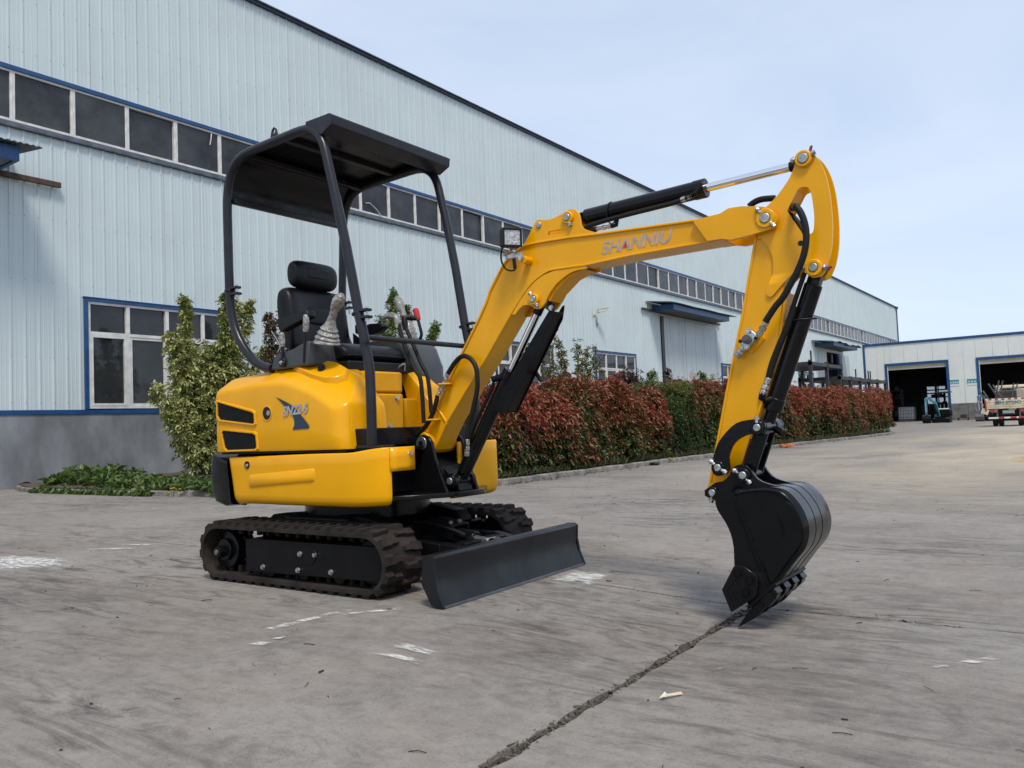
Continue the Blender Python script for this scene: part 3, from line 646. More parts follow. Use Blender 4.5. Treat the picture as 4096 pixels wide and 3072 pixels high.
def whorls(c, o, k, spread=(35,85)):                     # k leaves round each shoot tip
    n = len(c); o = unit(o); a = unit(np.cross(o, rng.normal(size=(n,3)))); b = np.cross(o, a)
    ph = rng.uniform(0, 2*np.pi, (n,1))+np.arange(k)[None]*2.4; al = np.radians(rng.uniform(spread[0], spread[1], (n,k)))
    d = o[:,None]*np.cos(al)[...,None]+(a[:,None]*np.cos(ph)[...,None]+b[:,None]*np.sin(ph)[...,None])*np.sin(al)[...,None]
    p = c[:,None]-o[:,None]*(np.arange(k)*.010)[None,:,None]
    return p.reshape(-1,3), d.reshape(-1,3)
def lump(p, s=1.0, seed=0.0):                            # smooth pseudo noise, -1..1
    x, y, z = p[:,0]*s+seed, p[:,1]*s+seed*1.7, p[:,2]*s
    return (np.sin(2.1*x+1.3*np.sin(1.7*y))+np.sin(2.7*y+1.1*np.sin(2.3*z+x))+np.sin(3.1*z+1.9*np.sin(1.3*x+y)))/3
def hedge(y0, y1, x0, x1, h, label, cat='hedge', ramp='red', m=PHOT, dens=230, lsize=.10, taper=None, group=None):
    yc = (y0+y1)/2; zg = gz(x1, yc)+.08; hd = empty('photinia_hedge' if m is PHOT else 'green_shrub', ((x0+x1)/2, yc, zg), label, cat, group)
    W = x1-x0; Ln = y1-y0
    area = Ln*h*1.6+Ln*W+W*h*2; n = int(area*dens)
    f = rng.uniform(0, area, n); u = rng.uniform(0,1,n); v = rng.uniform(0,1,n)
    th = np.empty(n); pos = np.empty((n,3)); out = np.empty((n,3))
    # points on a rounded box: front, top, back and ends
    q = np.stack([rng.uniform(-W/2,W/2,n), rng.uniform(-Ln/2,Ln/2,n), rng.uniform(.12,h,n)], 1)
    a_f = Ln*h*1.25; a_t = Ln*W; a_b = Ln*h*.5; a_e = W*h; cs_ = np.cumsum([a_f, a_t, a_b, a_e, a_e]); cs_ = cs_/cs_[-1]; fc = np.searchsorted(cs_, rng.random(n))
    q[fc==0,0] = W/2; q[fc==1,2] = h; q[fc==2,0] = -W/2; q[fc==3,1] = -Ln/2; q[fc==4,1] = Ln/2
    rr = min(.42, W*.3, Ln*.3); lo = np.array([-W/2+rr, -Ln/2+rr, -1]); hi = np.array([W/2-rr, Ln/2-rr, h-rr])
    cc = np.clip(q, lo, hi); out = unit(q-cc); base = cc+out*rr
    base[:,0] += (x0+x1)/2; base[:,1] += yc; base[:,2] *= 1+.075*np.sin(base[:,1]*1.9+y0)+.06*np.sin(base[:,1]*4.3+1.7); ang = np.arcsin(np.clip(out[:,2],-1,1)); inl = rng.random(n) < .16
    k = lump(base, 1.3, y0); k2 = lump(base, 3.2, y0+2)
    base += unit(out)*(k*.15+k2*.09)[:,None]; base[:,2] += (rng.random(n) < .10)*rng.uniform(0,.16,n)*(out[:,2] > .5)
    depth = np.where(inl, rng.uniform(.15,.6,n), rng.exponential(.06, n)); depth = np.minimum(depth, rr*1.2)
    c = base-unit(out)*depth[:,None]; c[:,2] = np.maximum(c[:,2], .03); c[:,2] += zg
    out2 = unit(out)+np.array([0,0,.55])+rng.normal(0,.35,(n,3))
    p, d = whorls(c, out2, 7)
    rep = lambda q: np.repeat(q, 7)
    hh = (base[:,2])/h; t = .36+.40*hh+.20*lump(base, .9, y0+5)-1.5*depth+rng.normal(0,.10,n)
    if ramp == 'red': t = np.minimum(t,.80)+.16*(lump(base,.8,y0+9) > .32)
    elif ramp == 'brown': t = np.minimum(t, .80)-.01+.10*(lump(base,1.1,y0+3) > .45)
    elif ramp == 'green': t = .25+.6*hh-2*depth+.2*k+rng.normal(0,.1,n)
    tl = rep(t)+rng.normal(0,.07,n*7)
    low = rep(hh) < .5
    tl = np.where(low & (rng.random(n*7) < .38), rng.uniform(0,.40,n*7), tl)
    L = rng.uniform(.6,1.15,n*7)*lsize; 
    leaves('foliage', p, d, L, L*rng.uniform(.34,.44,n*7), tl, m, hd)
    b = MB()
    for i in range(int(Ln*3)):
        yy = y0+.25+(Ln-.5)*random.random(); xx = (x0+x1)/2+random.uniform(-.3,.35)*W; q = Vector((xx,yy,zg-.06))
        for j in range(3):
            e_ = Vector((xx+random.uniform(-.4,.4)*W*.8, yy+random.uniform(-.35,.35), zg+h*random.uniform(.5,.9))); b.tube([q, (q+e_)/2+Vector((random.uniform(-.05,.05),random.uniform(-.05,.05),0)), e_], [.018,.012,.005], 5)
    part('branches', b, BARK, hd, kind='stuff')
    return hd
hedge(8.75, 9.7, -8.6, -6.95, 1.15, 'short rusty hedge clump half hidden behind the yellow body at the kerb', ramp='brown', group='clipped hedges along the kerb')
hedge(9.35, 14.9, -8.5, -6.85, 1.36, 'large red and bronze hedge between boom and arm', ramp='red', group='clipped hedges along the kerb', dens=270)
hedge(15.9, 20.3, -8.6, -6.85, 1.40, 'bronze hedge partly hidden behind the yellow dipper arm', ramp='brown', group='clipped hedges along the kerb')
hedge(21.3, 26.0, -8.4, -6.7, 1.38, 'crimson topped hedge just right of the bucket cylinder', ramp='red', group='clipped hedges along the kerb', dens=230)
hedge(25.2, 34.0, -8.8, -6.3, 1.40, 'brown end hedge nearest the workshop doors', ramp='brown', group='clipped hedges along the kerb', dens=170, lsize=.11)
hedge(14.5, 16.7, -8.4, -6.8, 1.38, 'dark green rounded shrub between two red hedges', 'shrub', 'green', GREEN, dens=420, lsize=.055)

def shrub(name, base, stems, label, m, n, lsize, tintf, spread=.16, k=6, cat='shrub', up=.5, group=None, trunk=.03, aspect=.45):
    s = empty(name, base, label, cat, group); b = MB(); C = []; O = []; T = []
    B = Vector(base)
    tot = sum(math.dist((0,0,0), st[1]) for st in stems)
    for st in stems:
        a, e = Vector(st[0]), Vector(st[1]); wd = st[2] if len(st) > 2 else spread; p0 = B+a; p1 = B+a+e
        mid = (p0+p1)/2+Vector((random.uniform(-.1,.1), random.uniform(-.1,.1), 0))*e.length*.5
        b.tube([p0, mid, p1], [trunk*(.5+.5*min(1,e.length)), trunk*.6, .004], 6)
        q = int(n*e.length/tot)
        tt = rng.uniform(.04,1,q)**.8; A = np.array(p0); M_ = np.array(mid); E_ = np.array(p1)
        c = A*((1-tt)**2)[:,None]+M_*(2*tt*(1-tt))[:,None]+E_*(tt**2)[:,None]
        rad = unit(rng.normal(size=(q,3))); r = (wd*1.15*(1-.68*tt**2)+.04)*rng.uniform(.1,1,q)**.6*(1+.45*lump(c,3.1,7.0))
        C.append(c+rad*r[:,None]); O.append(rad*.8+np.array(e.normalized())*up+rng.normal(0,.3,(q,3))); T.append(tintf(tt, np.minimum(1, r/wd), c, q))
    C = np.concatenate(C); O = np.concatenate(O); T = np.concatenate(T); C[:,2] = np.maximum(C[:,2], base[2]+.03)
    p, d = whorls(C, O, k, (30,80)); L = rng.uniform(.65,1.2,len(p))*lsize
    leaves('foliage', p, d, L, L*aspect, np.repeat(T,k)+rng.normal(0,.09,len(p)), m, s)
    part('stems', b, BARK, s); return s
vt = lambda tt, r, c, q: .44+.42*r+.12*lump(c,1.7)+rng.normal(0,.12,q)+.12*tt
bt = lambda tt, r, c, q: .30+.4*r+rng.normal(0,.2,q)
# tall pale-edged shrub in front of the first window
z0 = .1
ST = [((0,0,0),(0,.1,2.2),.42),((.05,.1,.2),(.1,.35,3.25),.22),((0,-.1,.3),(-.1,-.15,3.05),.20),((0,.1,.3),(.1,.95,3.05),.20),((0,.1,.4),(0,.65,3.0),.18),((0,-.1,.5),(0,-.55,2.1),.28),((0,0,.6),(.1,-.95,1.0),.26),
      ((0,.1,.8),(0,.6,1.6),.5),((0,0,.9),(0,-.35,1.4),.5),((.1,.2,.3),(.2,.5,1.3),.5),((0,0,.1),(.1,-.35,1.0),.34),((0,0,.5),(-.2,.25,2.0),.45),((.1,0,0),(.1,-.8,1.15),.24),((0,.3,.5),(0,.75,1.0),.4),((0,.3,1.2),(0,1.25,1.25),.28),((.1,.2,0),(.1,.3,.8),.4)]
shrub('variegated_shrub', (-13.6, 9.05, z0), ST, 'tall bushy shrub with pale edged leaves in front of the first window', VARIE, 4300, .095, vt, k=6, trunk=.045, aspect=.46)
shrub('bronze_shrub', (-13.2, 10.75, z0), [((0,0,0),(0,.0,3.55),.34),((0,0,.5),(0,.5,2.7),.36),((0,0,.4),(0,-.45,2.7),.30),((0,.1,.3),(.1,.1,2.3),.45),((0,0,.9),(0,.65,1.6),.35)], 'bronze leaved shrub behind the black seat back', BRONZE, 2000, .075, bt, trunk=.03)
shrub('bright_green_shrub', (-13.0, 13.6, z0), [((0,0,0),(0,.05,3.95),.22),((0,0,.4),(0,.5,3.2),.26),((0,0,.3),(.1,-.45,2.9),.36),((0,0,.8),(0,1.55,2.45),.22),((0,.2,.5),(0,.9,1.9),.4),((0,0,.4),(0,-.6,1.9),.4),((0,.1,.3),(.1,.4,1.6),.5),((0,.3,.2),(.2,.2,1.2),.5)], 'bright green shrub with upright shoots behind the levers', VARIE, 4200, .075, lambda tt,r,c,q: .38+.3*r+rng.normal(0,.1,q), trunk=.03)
TH = []
for i in range(15):
    a = random.uniform(0,6.28); TH.append(((random.uniform(-.1,.1),random.uniform(-.1,.1),.15),(math.cos(a)*.6, math.sin(a)*random.uniform(.5,1.0), random.uniform(1.6,2.55)), .16))
shrub('thin_shrub', (-9.2, 15.2, z0), TH, 'thin airy shrub showing its branches above the red hedge', BRONZE, 900, .075, lambda tt,r,c,q: .55+.3*tt+rng.normal(0,.15,q), trunk=.016)
shrub('purple_shrub', (-9.1, 17.4, z0), [((0,0,0),(0,.05,1.9),.34),((0,0,.2),(0,.55,1.6),.34),((0,0,.2),(0,-.5,1.6),.34),((0,0,.3),(.2,.2,1.5),.4)], 'dark purple leaved shrub behind the large red hedge', PURP, 1500, .06, bt)
shrub('olive_shrub', (-9.1, 18.9, z0), [((0,0,0),(0,0,1.95),.26),((0,.2,0),(0,.5,1.55),.34),((0,-.2,0),(0,-.3,1.5),.34),((0,.6,0),(0,.8,1.4),.34),((0,.1,0),(.3,.4,1.3),.4)], 'olive green shrub with loose shoots right of the purple one', VARIE, 1800, .065, lambda tt,r,c,q: .30+.3*r+rng.normal(0,.12,q))
shrub('purple_shrub', (-9.3, 20.2, z0), [((0,0,.2),(0,.05,1.85),.22),((0,0,.2),(0,.3,1.5),.2)], 'small dark purple sprig behind the green shrub top', PURP, 420, .06, bt)
shrub('yellow_green_shrub', (-9.2, 22.4, z0), [((0,0,0),(0,0,2.0),.32),((0,0,0),(0,.8,1.7),.42),((0,0,0),(0,-.7,1.6),.40),((0,0,.2),(.2,.3,1.6),.45),((0,.5,0),(0,1.2,1.4),.35)], 'yellow green shrub above the bronze hedge left of the arm', VARIE, 2300, .07, lambda tt,r,c,q: .34+.34*r+rng.normal(0,.12,q))  # yellow-green leaves, tint paler towards the outside of each stem
shrub('tall_thin_shrub', (-9.0, 27.4, z0), [((0,0,0),(0,0,2.7),.24),((0,0,0),(0,.6,2.0),.3),((0,0,0),(0,-.5,2.1),.3),((0,.6,0),(0,1.6,1.7),.35)], 'thin green shrub seen behind the bucket cylinder', VARIE, 1100, .085, vt)
# broad-leaved weeds at the foot of the wall
def weeds(name, pts, label, n, size, hgt, m=WEED, k=5, cat='weeds', spread=(15,70), asp=.36, droop=.35):
    c = np.array([(x,y,gz(x,y)+.07+z) for x,y,z in pts]); o = np.tile([0,0,1.],(len(c),1))+rng.normal(0,.25,(len(c),3))
    p, d = whorls(c, o, k, spread); L = rng.uniform(.5,1.15,len(p))*size
    ob = leaves(name, p, d, L, L*asp, rng.beta(2,2,len(p)), m, None, droop=droop, kind='stuff'); ob['label'] = label; return ob
pts = []
for i in range(420):
    y = random.uniform(0,1); x = -14.8+random.random()*2.8; yy = 6.68+random.random()*.75; g = math.exp(-((x+13.6)/.9)**2)
    pts.append((x, yy, random.uniform(0,.08+.20*g)))
weeds('broad_weeds', pts, 'clump of broad green dock weeds at the foot of the grey plinth', 0, .22, .3, asp=.30)
pts = [(-12.8+random.random()*3.6, 6.62+random.random()*1.0, random.uniform(0,.10)) for i in range(1000)]
weeds('low_weeds', pts, 'low green weeds between the dock clump and the tall shrub', 0, .14, .2, asp=.4)
pts = [(-14.7+random.random()*3.6, 6.50+random.random()*.12, -.05+random.uniform(0,.06)) for i in range(520)]
weeds('kerb_weeds', pts, 'flat weeds spilling over the kerb by the grey plinth', 0, .12, .2, droop=.6, spread=(50,95))
# grass along the hedge foot
pts = []
for i in range(1500):
    t_ = random.random(); j = int((.36+.52*t_)*(len(KB)-1)); x, y = KB[j]; pts.append((x-.10-abs(random.gauss(0,.28)), y+random.uniform(-.2,.2), random.uniform(-.02,.03)))
weeds('grass_fringe', pts, 'long dry and green grass at the foot of the hedges', 0, .20, .2, GRASS, 5, asp=.035, spread=(2,38), droop=.3)
pts = [(-10.3+random.random()*3.4, 7.2+random.random()*1.8, 0) for i in range(1500)]
pts = [p for p in pts if p[1] > np.interp(p[0], [-11,-10,-8.4,-7.3,-6.7],[6.8,7.1,7.8,8.5,9.2])]
weeds('corner_grass', pts, 'green grass in the kerb corner behind the yellow body', 0, .24, .2, GRASS, 5, asp=.04, spread=(2,40), droop=.3)
pts = [(-.35+random.gauss(0,.12), 14.5+random.gauss(0,.15), -.02) for i in range(60)]
weeds('grass_tuft', pts, 'green grass tuft growing from the sand at the right edge', 0, .26, .2, GRASS, 6, asp=.05, spread=(10,65))
pts = [(-12.6+random.random()*.8, 76.7+random.random()*.6, 0) for i in range(0)]
# dry leaves lying along the kerb
nl = 700; j = rng.integers(int(.3*len(KB)), int(.85*len(KB)), nl); kb = np.array(KB)[j]; x = kb[:,0]+np.abs(rng.normal(.10,.10,nl)); y = kb[:,1]-np.abs(rng.normal(.02,.1,nl))
c = np.stack([x, y, np.array([gz(a,b) for a,b in zip(x,y)])+.008], 1); d = rng.normal(size=(nl,3)); d[:,2] *= .12
ob = leaves('fallen_leaves', c, d, rng.uniform(.03,.07,nl), rng.uniform(.012,.03,nl), rng.uniform(.45,.85,nl), BRONZE, None, droop=0, kind='stuff'); ob['label'] = 'dry brown fallen leaves lying along the kerb'
# dandelions
def dandelion(x, y, label):
    b = MB(); z = gz(x,y)
    for i in range(5):
        xx = x+random.uniform(-.12,.12); yy = y+random.uniform(-.06,.06); h = random.uniform(.05,.12); b.tube([(xx,yy,z),(xx,yy,z+h)],.003,4)
    o = part('dandelion', b, leafmat('stalk',[(0,(.05,.09,.02)),(1,(.06,.1,.02))])); tag(o, label, 'flowers', 'yellow dandelions by the kerb')
    f = MB()
    for v in range(0, len(b.v), 8):
        c_ = Vector(b.v[v+4]); f.cyl(c_, c_+Vector((0,0,.012)), .020, 8, .024)
    part('flower_head', f, mat('dandelion_yellow',(.75,.52,.01),.6), o)
dandelion(-10.55, 6.56, 'yellow dandelions at the kerb left of the black counterweight')
dandelion(-6.42, 14.1, 'yellow dandelions at the kerb below the green shrub')
m = MB(); m.box(-6.5,-6.36,13.2,13.36,.0,.05); tag(part('black_rag', m, PLAST, bevel=.02), 'small black and white rag on the kerb below the red hedge','litter')
m = MB()
for i in range(12): m.bar((-6.25+random.uniform(-.08,.08),20.2+random.uniform(-.25,.25),.02+random.uniform(0,.08)),(-6.2+random.uniform(-.1,.1),20.3+random.uniform(-.25,.25),.02+random.uniform(0,.06)),.08,.03)
tag(part('orange_cloth', m, mat('orange_cloth',(.55,.17,.04),.8,var=.3,vscale=8)), 'crumpled orange cloth on the kerb right of the bucket link', 'cloth')
m = MB(); m.bar((-8.6,16.2,.13),(-7.0,17.6,.14),.12,.04); tag(part('orange_plank', m, mat('orange_board',(.60,.20,.04),.7), bevel=.005), 'orange board lying in the bed under the green shrub', 'board')
D=dict(
BOOM_TOP=[(-2.978,.78),(-2.938,.834),(-2.857,.942),(-2.751,1.102),(-2.668,1.22),(-2.58,1.342),(-2.508,1.451),(-2.489,1.494),(-2.417,1.593),(-2.392,1.624),(-2.358,1.651),(-2.315,1.673),(-2.267,1.696),(-2.226,1.7),(-2.172,1.701),(-1.999,1.696),(-1.838,1.685),(-1.335,1.661),(-1.238,1.66)],
BOOM_BOT=[(-1.236,1.552),(-1.292,1.55),(-1.671,1.549),(-1.909,1.539),(-2.092,1.544),(-2.128,1.539),(-2.159,1.529),(-2.205,1.506),(-2.251,1.471),(-2.3,1.42),(-2.348,1.365),(-2.388,1.316),(-2.523,1.149),(-2.664,.989),(-2.795,.835),(-2.863,.728),(-2.889,.687)],
BOOM_EAR=[(-2.267,1.699),(-2.228,1.746),(-2.194,1.796),(-2.178,1.809),(-2.162,1.81),(-2.132,1.8),(-2.088,1.8),(-2.04,1.811),(-2.016,1.819),(-1.992,1.826),(-1.963,1.822),(-1.943,1.802),(-1.934,1.768),(-1.93,1.738),(-1.918,1.722),(-1.898,1.709),(-1.838,1.684),(-1.999,1.695),(-2.172,1.7)],
BOOM_EARSLOT=[(-2.115,1.734),(-2.113,1.74),(-2.044,1.738),(-2.035,1.731),(-2.038,1.722),(-2.045,1.717),(-2.11,1.718),(-2.12,1.724)],
BOOM_LUG=[(-1.909,1.54),(-1.908,1.528),(-1.953,1.527),(-1.995,1.52),(-2.039,1.501),(-2.079,1.477),(-2.115,1.442),(-2.138,1.411),(-2.15,1.391),(-2.167,1.376),(-2.189,1.368),(-2.211,1.372),(-2.233,1.389),(-2.26,1.396),(-2.282,1.395),(-2.306,1.379),(-2.33,1.356),(-2.351,1.358),(-2.3,1.418),(-2.251,1.469),(-2.205,1.504),(-2.159,1.528),(-2.092,1.543)],
BOOM_FORK=[(-1.335,1.658),(-1.238,1.66),(-1.201,1.675),(-1.143,1.673),(-1.056,1.655),(-1.027,1.641),(-1.006,1.62),(-1.0,1.597),(-1.009,1.572),(-1.024,1.56),(-1.104,1.548),(-1.197,1.541),(-1.236,1.552),(-1.292,1.552)],
BOOM_FOOTC=[(-2.947,.729)],
ARM_PLATE=[(-.923,1.823),(-.93,1.801),(-.95,1.761),(-.976,1.728),(-1.01,1.692),(-1.056,1.656),(-1.086,1.629),(-1.09,1.596),(-1.091,1.555),(-1.096,1.532),(-1.082,1.533),(-1.053,1.492),(-1.039,1.457),(-1.036,1.428),(-1.04,1.38),(-1.063,1.33),(-1.07,1.307),(-1.069,1.295),(-1.059,1.288),(-1.045,1.291),(-.998,1.338),(-.951,1.377),(-.932,1.4),(-.917,1.394),(-.907,1.365),(-.896,1.35),(-.883,1.341),(-.862,1.341),(-.843,1.35),(-.833,1.366),(-.818,1.399),(-.803,1.459),(-.796,1.536),(-.796,1.614),(-.802,1.694),(-.815,1.76),(-.835,1.811),(-.856,1.842),(-.874,1.856),(-.893,1.861),(-.914,1.849)],
ARM_SLOT=[(-.968,1.627),(-.924,1.701),(-.912,1.71),(-.902,1.713),(-.887,1.709),(-.879,1.704),(-.872,1.69),(-.868,1.668),(-.865,1.631),(-.863,1.587),(-.866,1.548),(-.871,1.525),(-.883,1.518),(-.91,1.516),(-.92,1.536),(-.945,1.582)],
ARM_BOX=[(-1.076,1.635),(-1.107,1.55),(-1.116,1.514),(-1.14,1.411),(-1.176,1.254),(-1.265,.926),(-1.323,.695),(-1.346,.609),(-1.364,.526),(-1.38,.496),(-1.382,.461),(-1.355,.444),(-1.323,.458),(-1.289,.497),(-1.242,.557),(-1.212,.616),(-1.177,.709),(-1.146,.792),(-1.091,.949),(-1.03,1.136),(-.998,1.338),(-.956,1.38),(-.948,1.523),(-.982,1.609)],
PIN_ARMCYL_A=[(-1.997,1.786)],
PIN_BOOMCYL_B=[(-2.205,1.416)],
PIN_EARHOLE=[(-2.168,1.781)],
PIN_ARMJOINT=[(-1.047,1.605)],
PIN_HORN=[(-.889,1.823)],
PIN_BKTCYL_A=[(-.874,1.379)],
PIN_LINK_TOP=[(-1.118,.753)],
PIN_LINK_ARM=[(-1.293,.592)],
PIN_BKT_LINK=[(-1.194,.559)],
PIN_BKT_ARM=[(-1.33,.486)],
PIN_BOOMCYL_A=[(-2.78,.524)],
PIN_SWING=[(-2.921,.727)],
ARMCYL_END=[(-1.971,1.788),(-1.342,1.805),(-1.344,1.843),(-1.329,1.761)],
BOOMCYL_END=[(-2.463,1.071)],
BKTCYL=[(-.927,1.163),(-1.1,.815),(-1.135,.838),(-1.065,.805)],
BOOMGUARD=[(-2.122,1.384),(-2.107,1.388),(-2.113,1.356),(-2.121,1.32),(-2.42,.869),(-2.492,.872),(-2.512,.891),(-2.45,.983)],
LINK=[(-1.12,.788),(-1.162,.785),(-1.206,.774),(-1.251,.738),(-1.289,.693),(-1.309,.646),(-1.322,.6),(-1.318,.57),(-1.301,.557),(-1.274,.56),(-1.253,.574),(-1.243,.595),(-1.244,.637),(-1.224,.683),(-1.192,.711),(-1.149,.727),(-1.115,.722),(-1.09,.738),(-1.086,.766),(-1.099,.783)],
BKT_SIDE=[(-1.285,.49),(-1.269,.505),(-1.25,.511),(-1.226,.505),(-1.2,.491),(-1.158,.501),(-1.118,.506),(-1.077,.508),(-1.044,.505),(-1.016,.497),(-.99,.475),(-.969,.448),(-.952,.416),(-.941,.378),(-.939,.34),(-.948,.301),(-.963,.271),(-1.004,.222),(-1.064,.143),(-1.082,.128),(-1.167,.048),(-1.173,.061),(-1.21,.151),(-1.218,.202),(-1.217,.276),(-1.227,.333),(-1.247,.378),(-1.273,.418),(-1.284,.452)],
BKT_SHELL=[(-1.2,.491),(-1.158,.501),(-1.118,.506),(-1.077,.508),(-1.044,.505),(-1.016,.497),(-.99,.475),(-.969,.448),(-.952,.416),(-.941,.378),(-.939,.34),(-.948,.301),(-.963,.271),(-1.004,.222),(-1.064,.143),(-1.124,.088),(-1.167,.048)],
BKT_CUTTER=[(-1.27,.106),(-1.217,.201),(-1.208,.208),(-1.196,.21),(-1.17,.205),(-1.123,.174),(-1.119,.161),(-1.127,.104),(-1.139,.086),(-1.236,.019)],
BKT_CBOLTS=[(-1.196,.178),(-1.15,.152),(-1.168,.104)],
BKT_WELD=[(-1.204,.486),(-1.181,.42),(-1.155,.347),(-1.131,.27),(-1.106,.198),(-1.08,.136)],
BKT_DOUBLER=[(-1.001,.467),(-.982,.46),(-.96,.429),(-.943,.383),(-.941,.34),(-.951,.301),(-1.004,.233),(-1.064,.151),(-1.077,.159),(-1.089,.205),(-1.099,.227),(-1.081,.25),(-1.033,.303),(-1.008,.342),(-1.015,.381),(-1.029,.419),(-1.02,.436)],
BKT_EAR=[(-1.34,.514),(-1.314,.529),(-1.283,.535),(-1.253,.562),(-1.243,.586),(-1.221,.6),(-1.199,.603),(-1.178,.596),(-1.164,.58),(-1.148,.556),(-1.12,.533),(-1.074,.519),(-1.051,.514),(-1.076,.487),(-1.194,.474),(-1.237,.461),(-1.299,.46),(-1.34,.459),(-1.368,.471),(-1.368,.495)],
BKT_TOOTH=[(-1.225,-.046),(-1.171,.025),(-1.134,.068),(-1.088,.125),(-1.061,.108),(-1.076,.079),(-1.113,.031),(-1.15,-.007)],
TUBE=[(-3.768,1.179),(-3.841,1.194),(-3.929,1.237),(-4.019,1.322),(-4.086,1.425),(-4.121,1.537),(-4.128,1.666),(-4.117,2.011),(-4.109,2.208),(-4.085,2.313),(-4.042,2.383),(-3.977,2.428),(-3.883,2.446),(-3.688,2.453),(-3.489,2.459),(-3.406,2.456),(-3.346,2.44),(-3.295,2.4),(-3.258,2.337),(-3.23,2.232),(-3.186,2.053),(-3.123,1.77),(-3.063,1.441),(-3.023,1.266),(-3.025,1.239),(-2.996,1.11),(-2.998,.734)],
VISOR=[(-3.367,2.474),(-3.221,2.482),(-3.18,2.485),(-3.162,2.473),(-3.175,2.425),(-3.254,2.385)],
LUGLIFT=[(-3.725,2.508),(-3.706,2.542),(-3.688,2.549),(-3.672,2.536),(-3.658,2.501)],
ROOFREAR=[(-4.096,2.218)],
HOOD_SIL=[(-4.243,1.069),(-4.221,1.125),(-4.2,1.14),(-3.957,1.148),(-3.856,1.152),(-3.746,1.165),(-3.603,1.173),(-3.421,1.168),(-3.27,1.161),(-3.038,1.139),(-3.015,1.111),(-2.939,1.043),(-2.884,.998),(-2.848,.935),(-2.83,.826)],
HOOD_SIL_C=[(-4.49,1.163),(-4.23,1.172),(-4.122,1.177),(-4.004,1.191),(-3.852,1.198),(-3.657,1.193),(-3.495,1.185),(-3.248,1.163),(-3.223,1.132),(-3.142,1.06),(-3.082,1.012),(-3.045,.945),(-3.025,.828)],
HOOD_CREASE=[(-4.199,1.066),(-4.179,1.073),(-3.944,1.083),(-3.758,1.089),(-3.569,1.083),(-3.479,1.066),(-3.264,.999),(-3.182,.952),(-3.143,.893),(-3.088,.758),(-3.091,.703)],
HOOD_BOT=[(-4.186,.706),(-4.107,.694),(-3.785,.694),(-3.192,.701),(-2.991,.722)],
GRILLE_A=[(-4.194,1.021),(-3.824,.948),(-3.806,.936),(-3.803,.866),(-3.815,.858),(-4.145,.893),(-4.185,.916),(-4.194,.961)],
GRILLE_B=[(-4.114,.853),(-3.817,.828),(-3.795,.816),(-3.788,.728),(-3.803,.718),(-4.08,.715),(-4.105,.729),(-4.128,.822),(-4.131,.842)],
HOLE=[(-3.714,.924),(-3.712,.964)],
LOGO=[(-3.634,1.011),(-3.562,.985),(-3.506,.964),(-3.451,.928),(-3.408,.889),(-3.372,.855),(-3.365,.844),(-3.369,.834),(-3.394,.831),(-3.5,.827),(-3.486,.848),(-3.484,.878),(-3.502,.908),(-3.552,.947)],
TEXT=[(-3.617,.901),(-3.342,.912),(-3.604,.95),(-3.335,.959)],
SKIRT_BOT=[(-4.12,.678),(-4.032,.433),(-3.969,.408),(-3.102,.428)],
SKIRT_TOP=[(-4.12,.678),(-3.786,.686),(-3.193,.699)],
SKIRT_EMB=[(-3.895,.56),(-3.875,.591),(-3.355,.608),(-3.327,.595),(-3.327,.563),(-3.347,.547),(-3.865,.529),(-3.889,.54)],
SKIRT_HOLE=[(-3.904,.638),(-3.903,.656)],
CW=[(-4.278,.686),(-4.266,.706),(-4.243,.711),(-4.17,.685),(-4.15,.668),(-4.087,.437),(-4.037,.395),(-4.127,.397),(-4.233,.422),(-4.265,.474),(-4.281,.58)],
BRKT=[(-3.007,.72),(-2.976,.752),(-2.945,.769),(-2.911,.773),(-2.877,.761),(-2.854,.731),(-2.834,.651),(-2.758,.458),(-3.153,.433),(-3.146,.587),(-2.982,.609)],
DECK=[(-2.896,.449),(-2.616,.475)],
DECKBAR=[(-3.021,.82),(-2.68,.824),(-2.776,.723),(-3.025,.717)],
TOPLID=[(-3.586,1.147),(-3.563,1.157),(-3.517,1.159),(-3.416,1.146),(-3.276,1.103),(-3.142,1.058),(-3.12,1.038),(-3.279,1.037),(-3.408,1.075)],
CAP=[(-3.403,1.131)],
TRKPLATE=[(-3.838,.24),(-3.788,.244),(-2.824,.247),(-2.778,.191),(-2.78,.149),(-2.831,.084),(-3.52,.072),(-3.835,.068)],
TRKBOLTS=[(-3.384,.184),(-3.269,.186),(-3.687,.098),(-3.402,.1),(-3.152,.107)],
SPROCKET=[(-4.138,.137)],
TEXTBOOM=[(-1.848,1.582),(-1.482,1.577),(-1.831,1.639),(-1.462,1.634)],
LAMPBOSS=[(-2.238,1.608)],
LAMP=[(-2.334,1.776),(-2.324,1.684),(-2.227,1.664),(-2.235,1.733)],
VALVE=[(-1.151,1.118),(-1.196,1.105),(-1.145,1.164),(-1.096,1.125),(-1.145,1.075)],
)
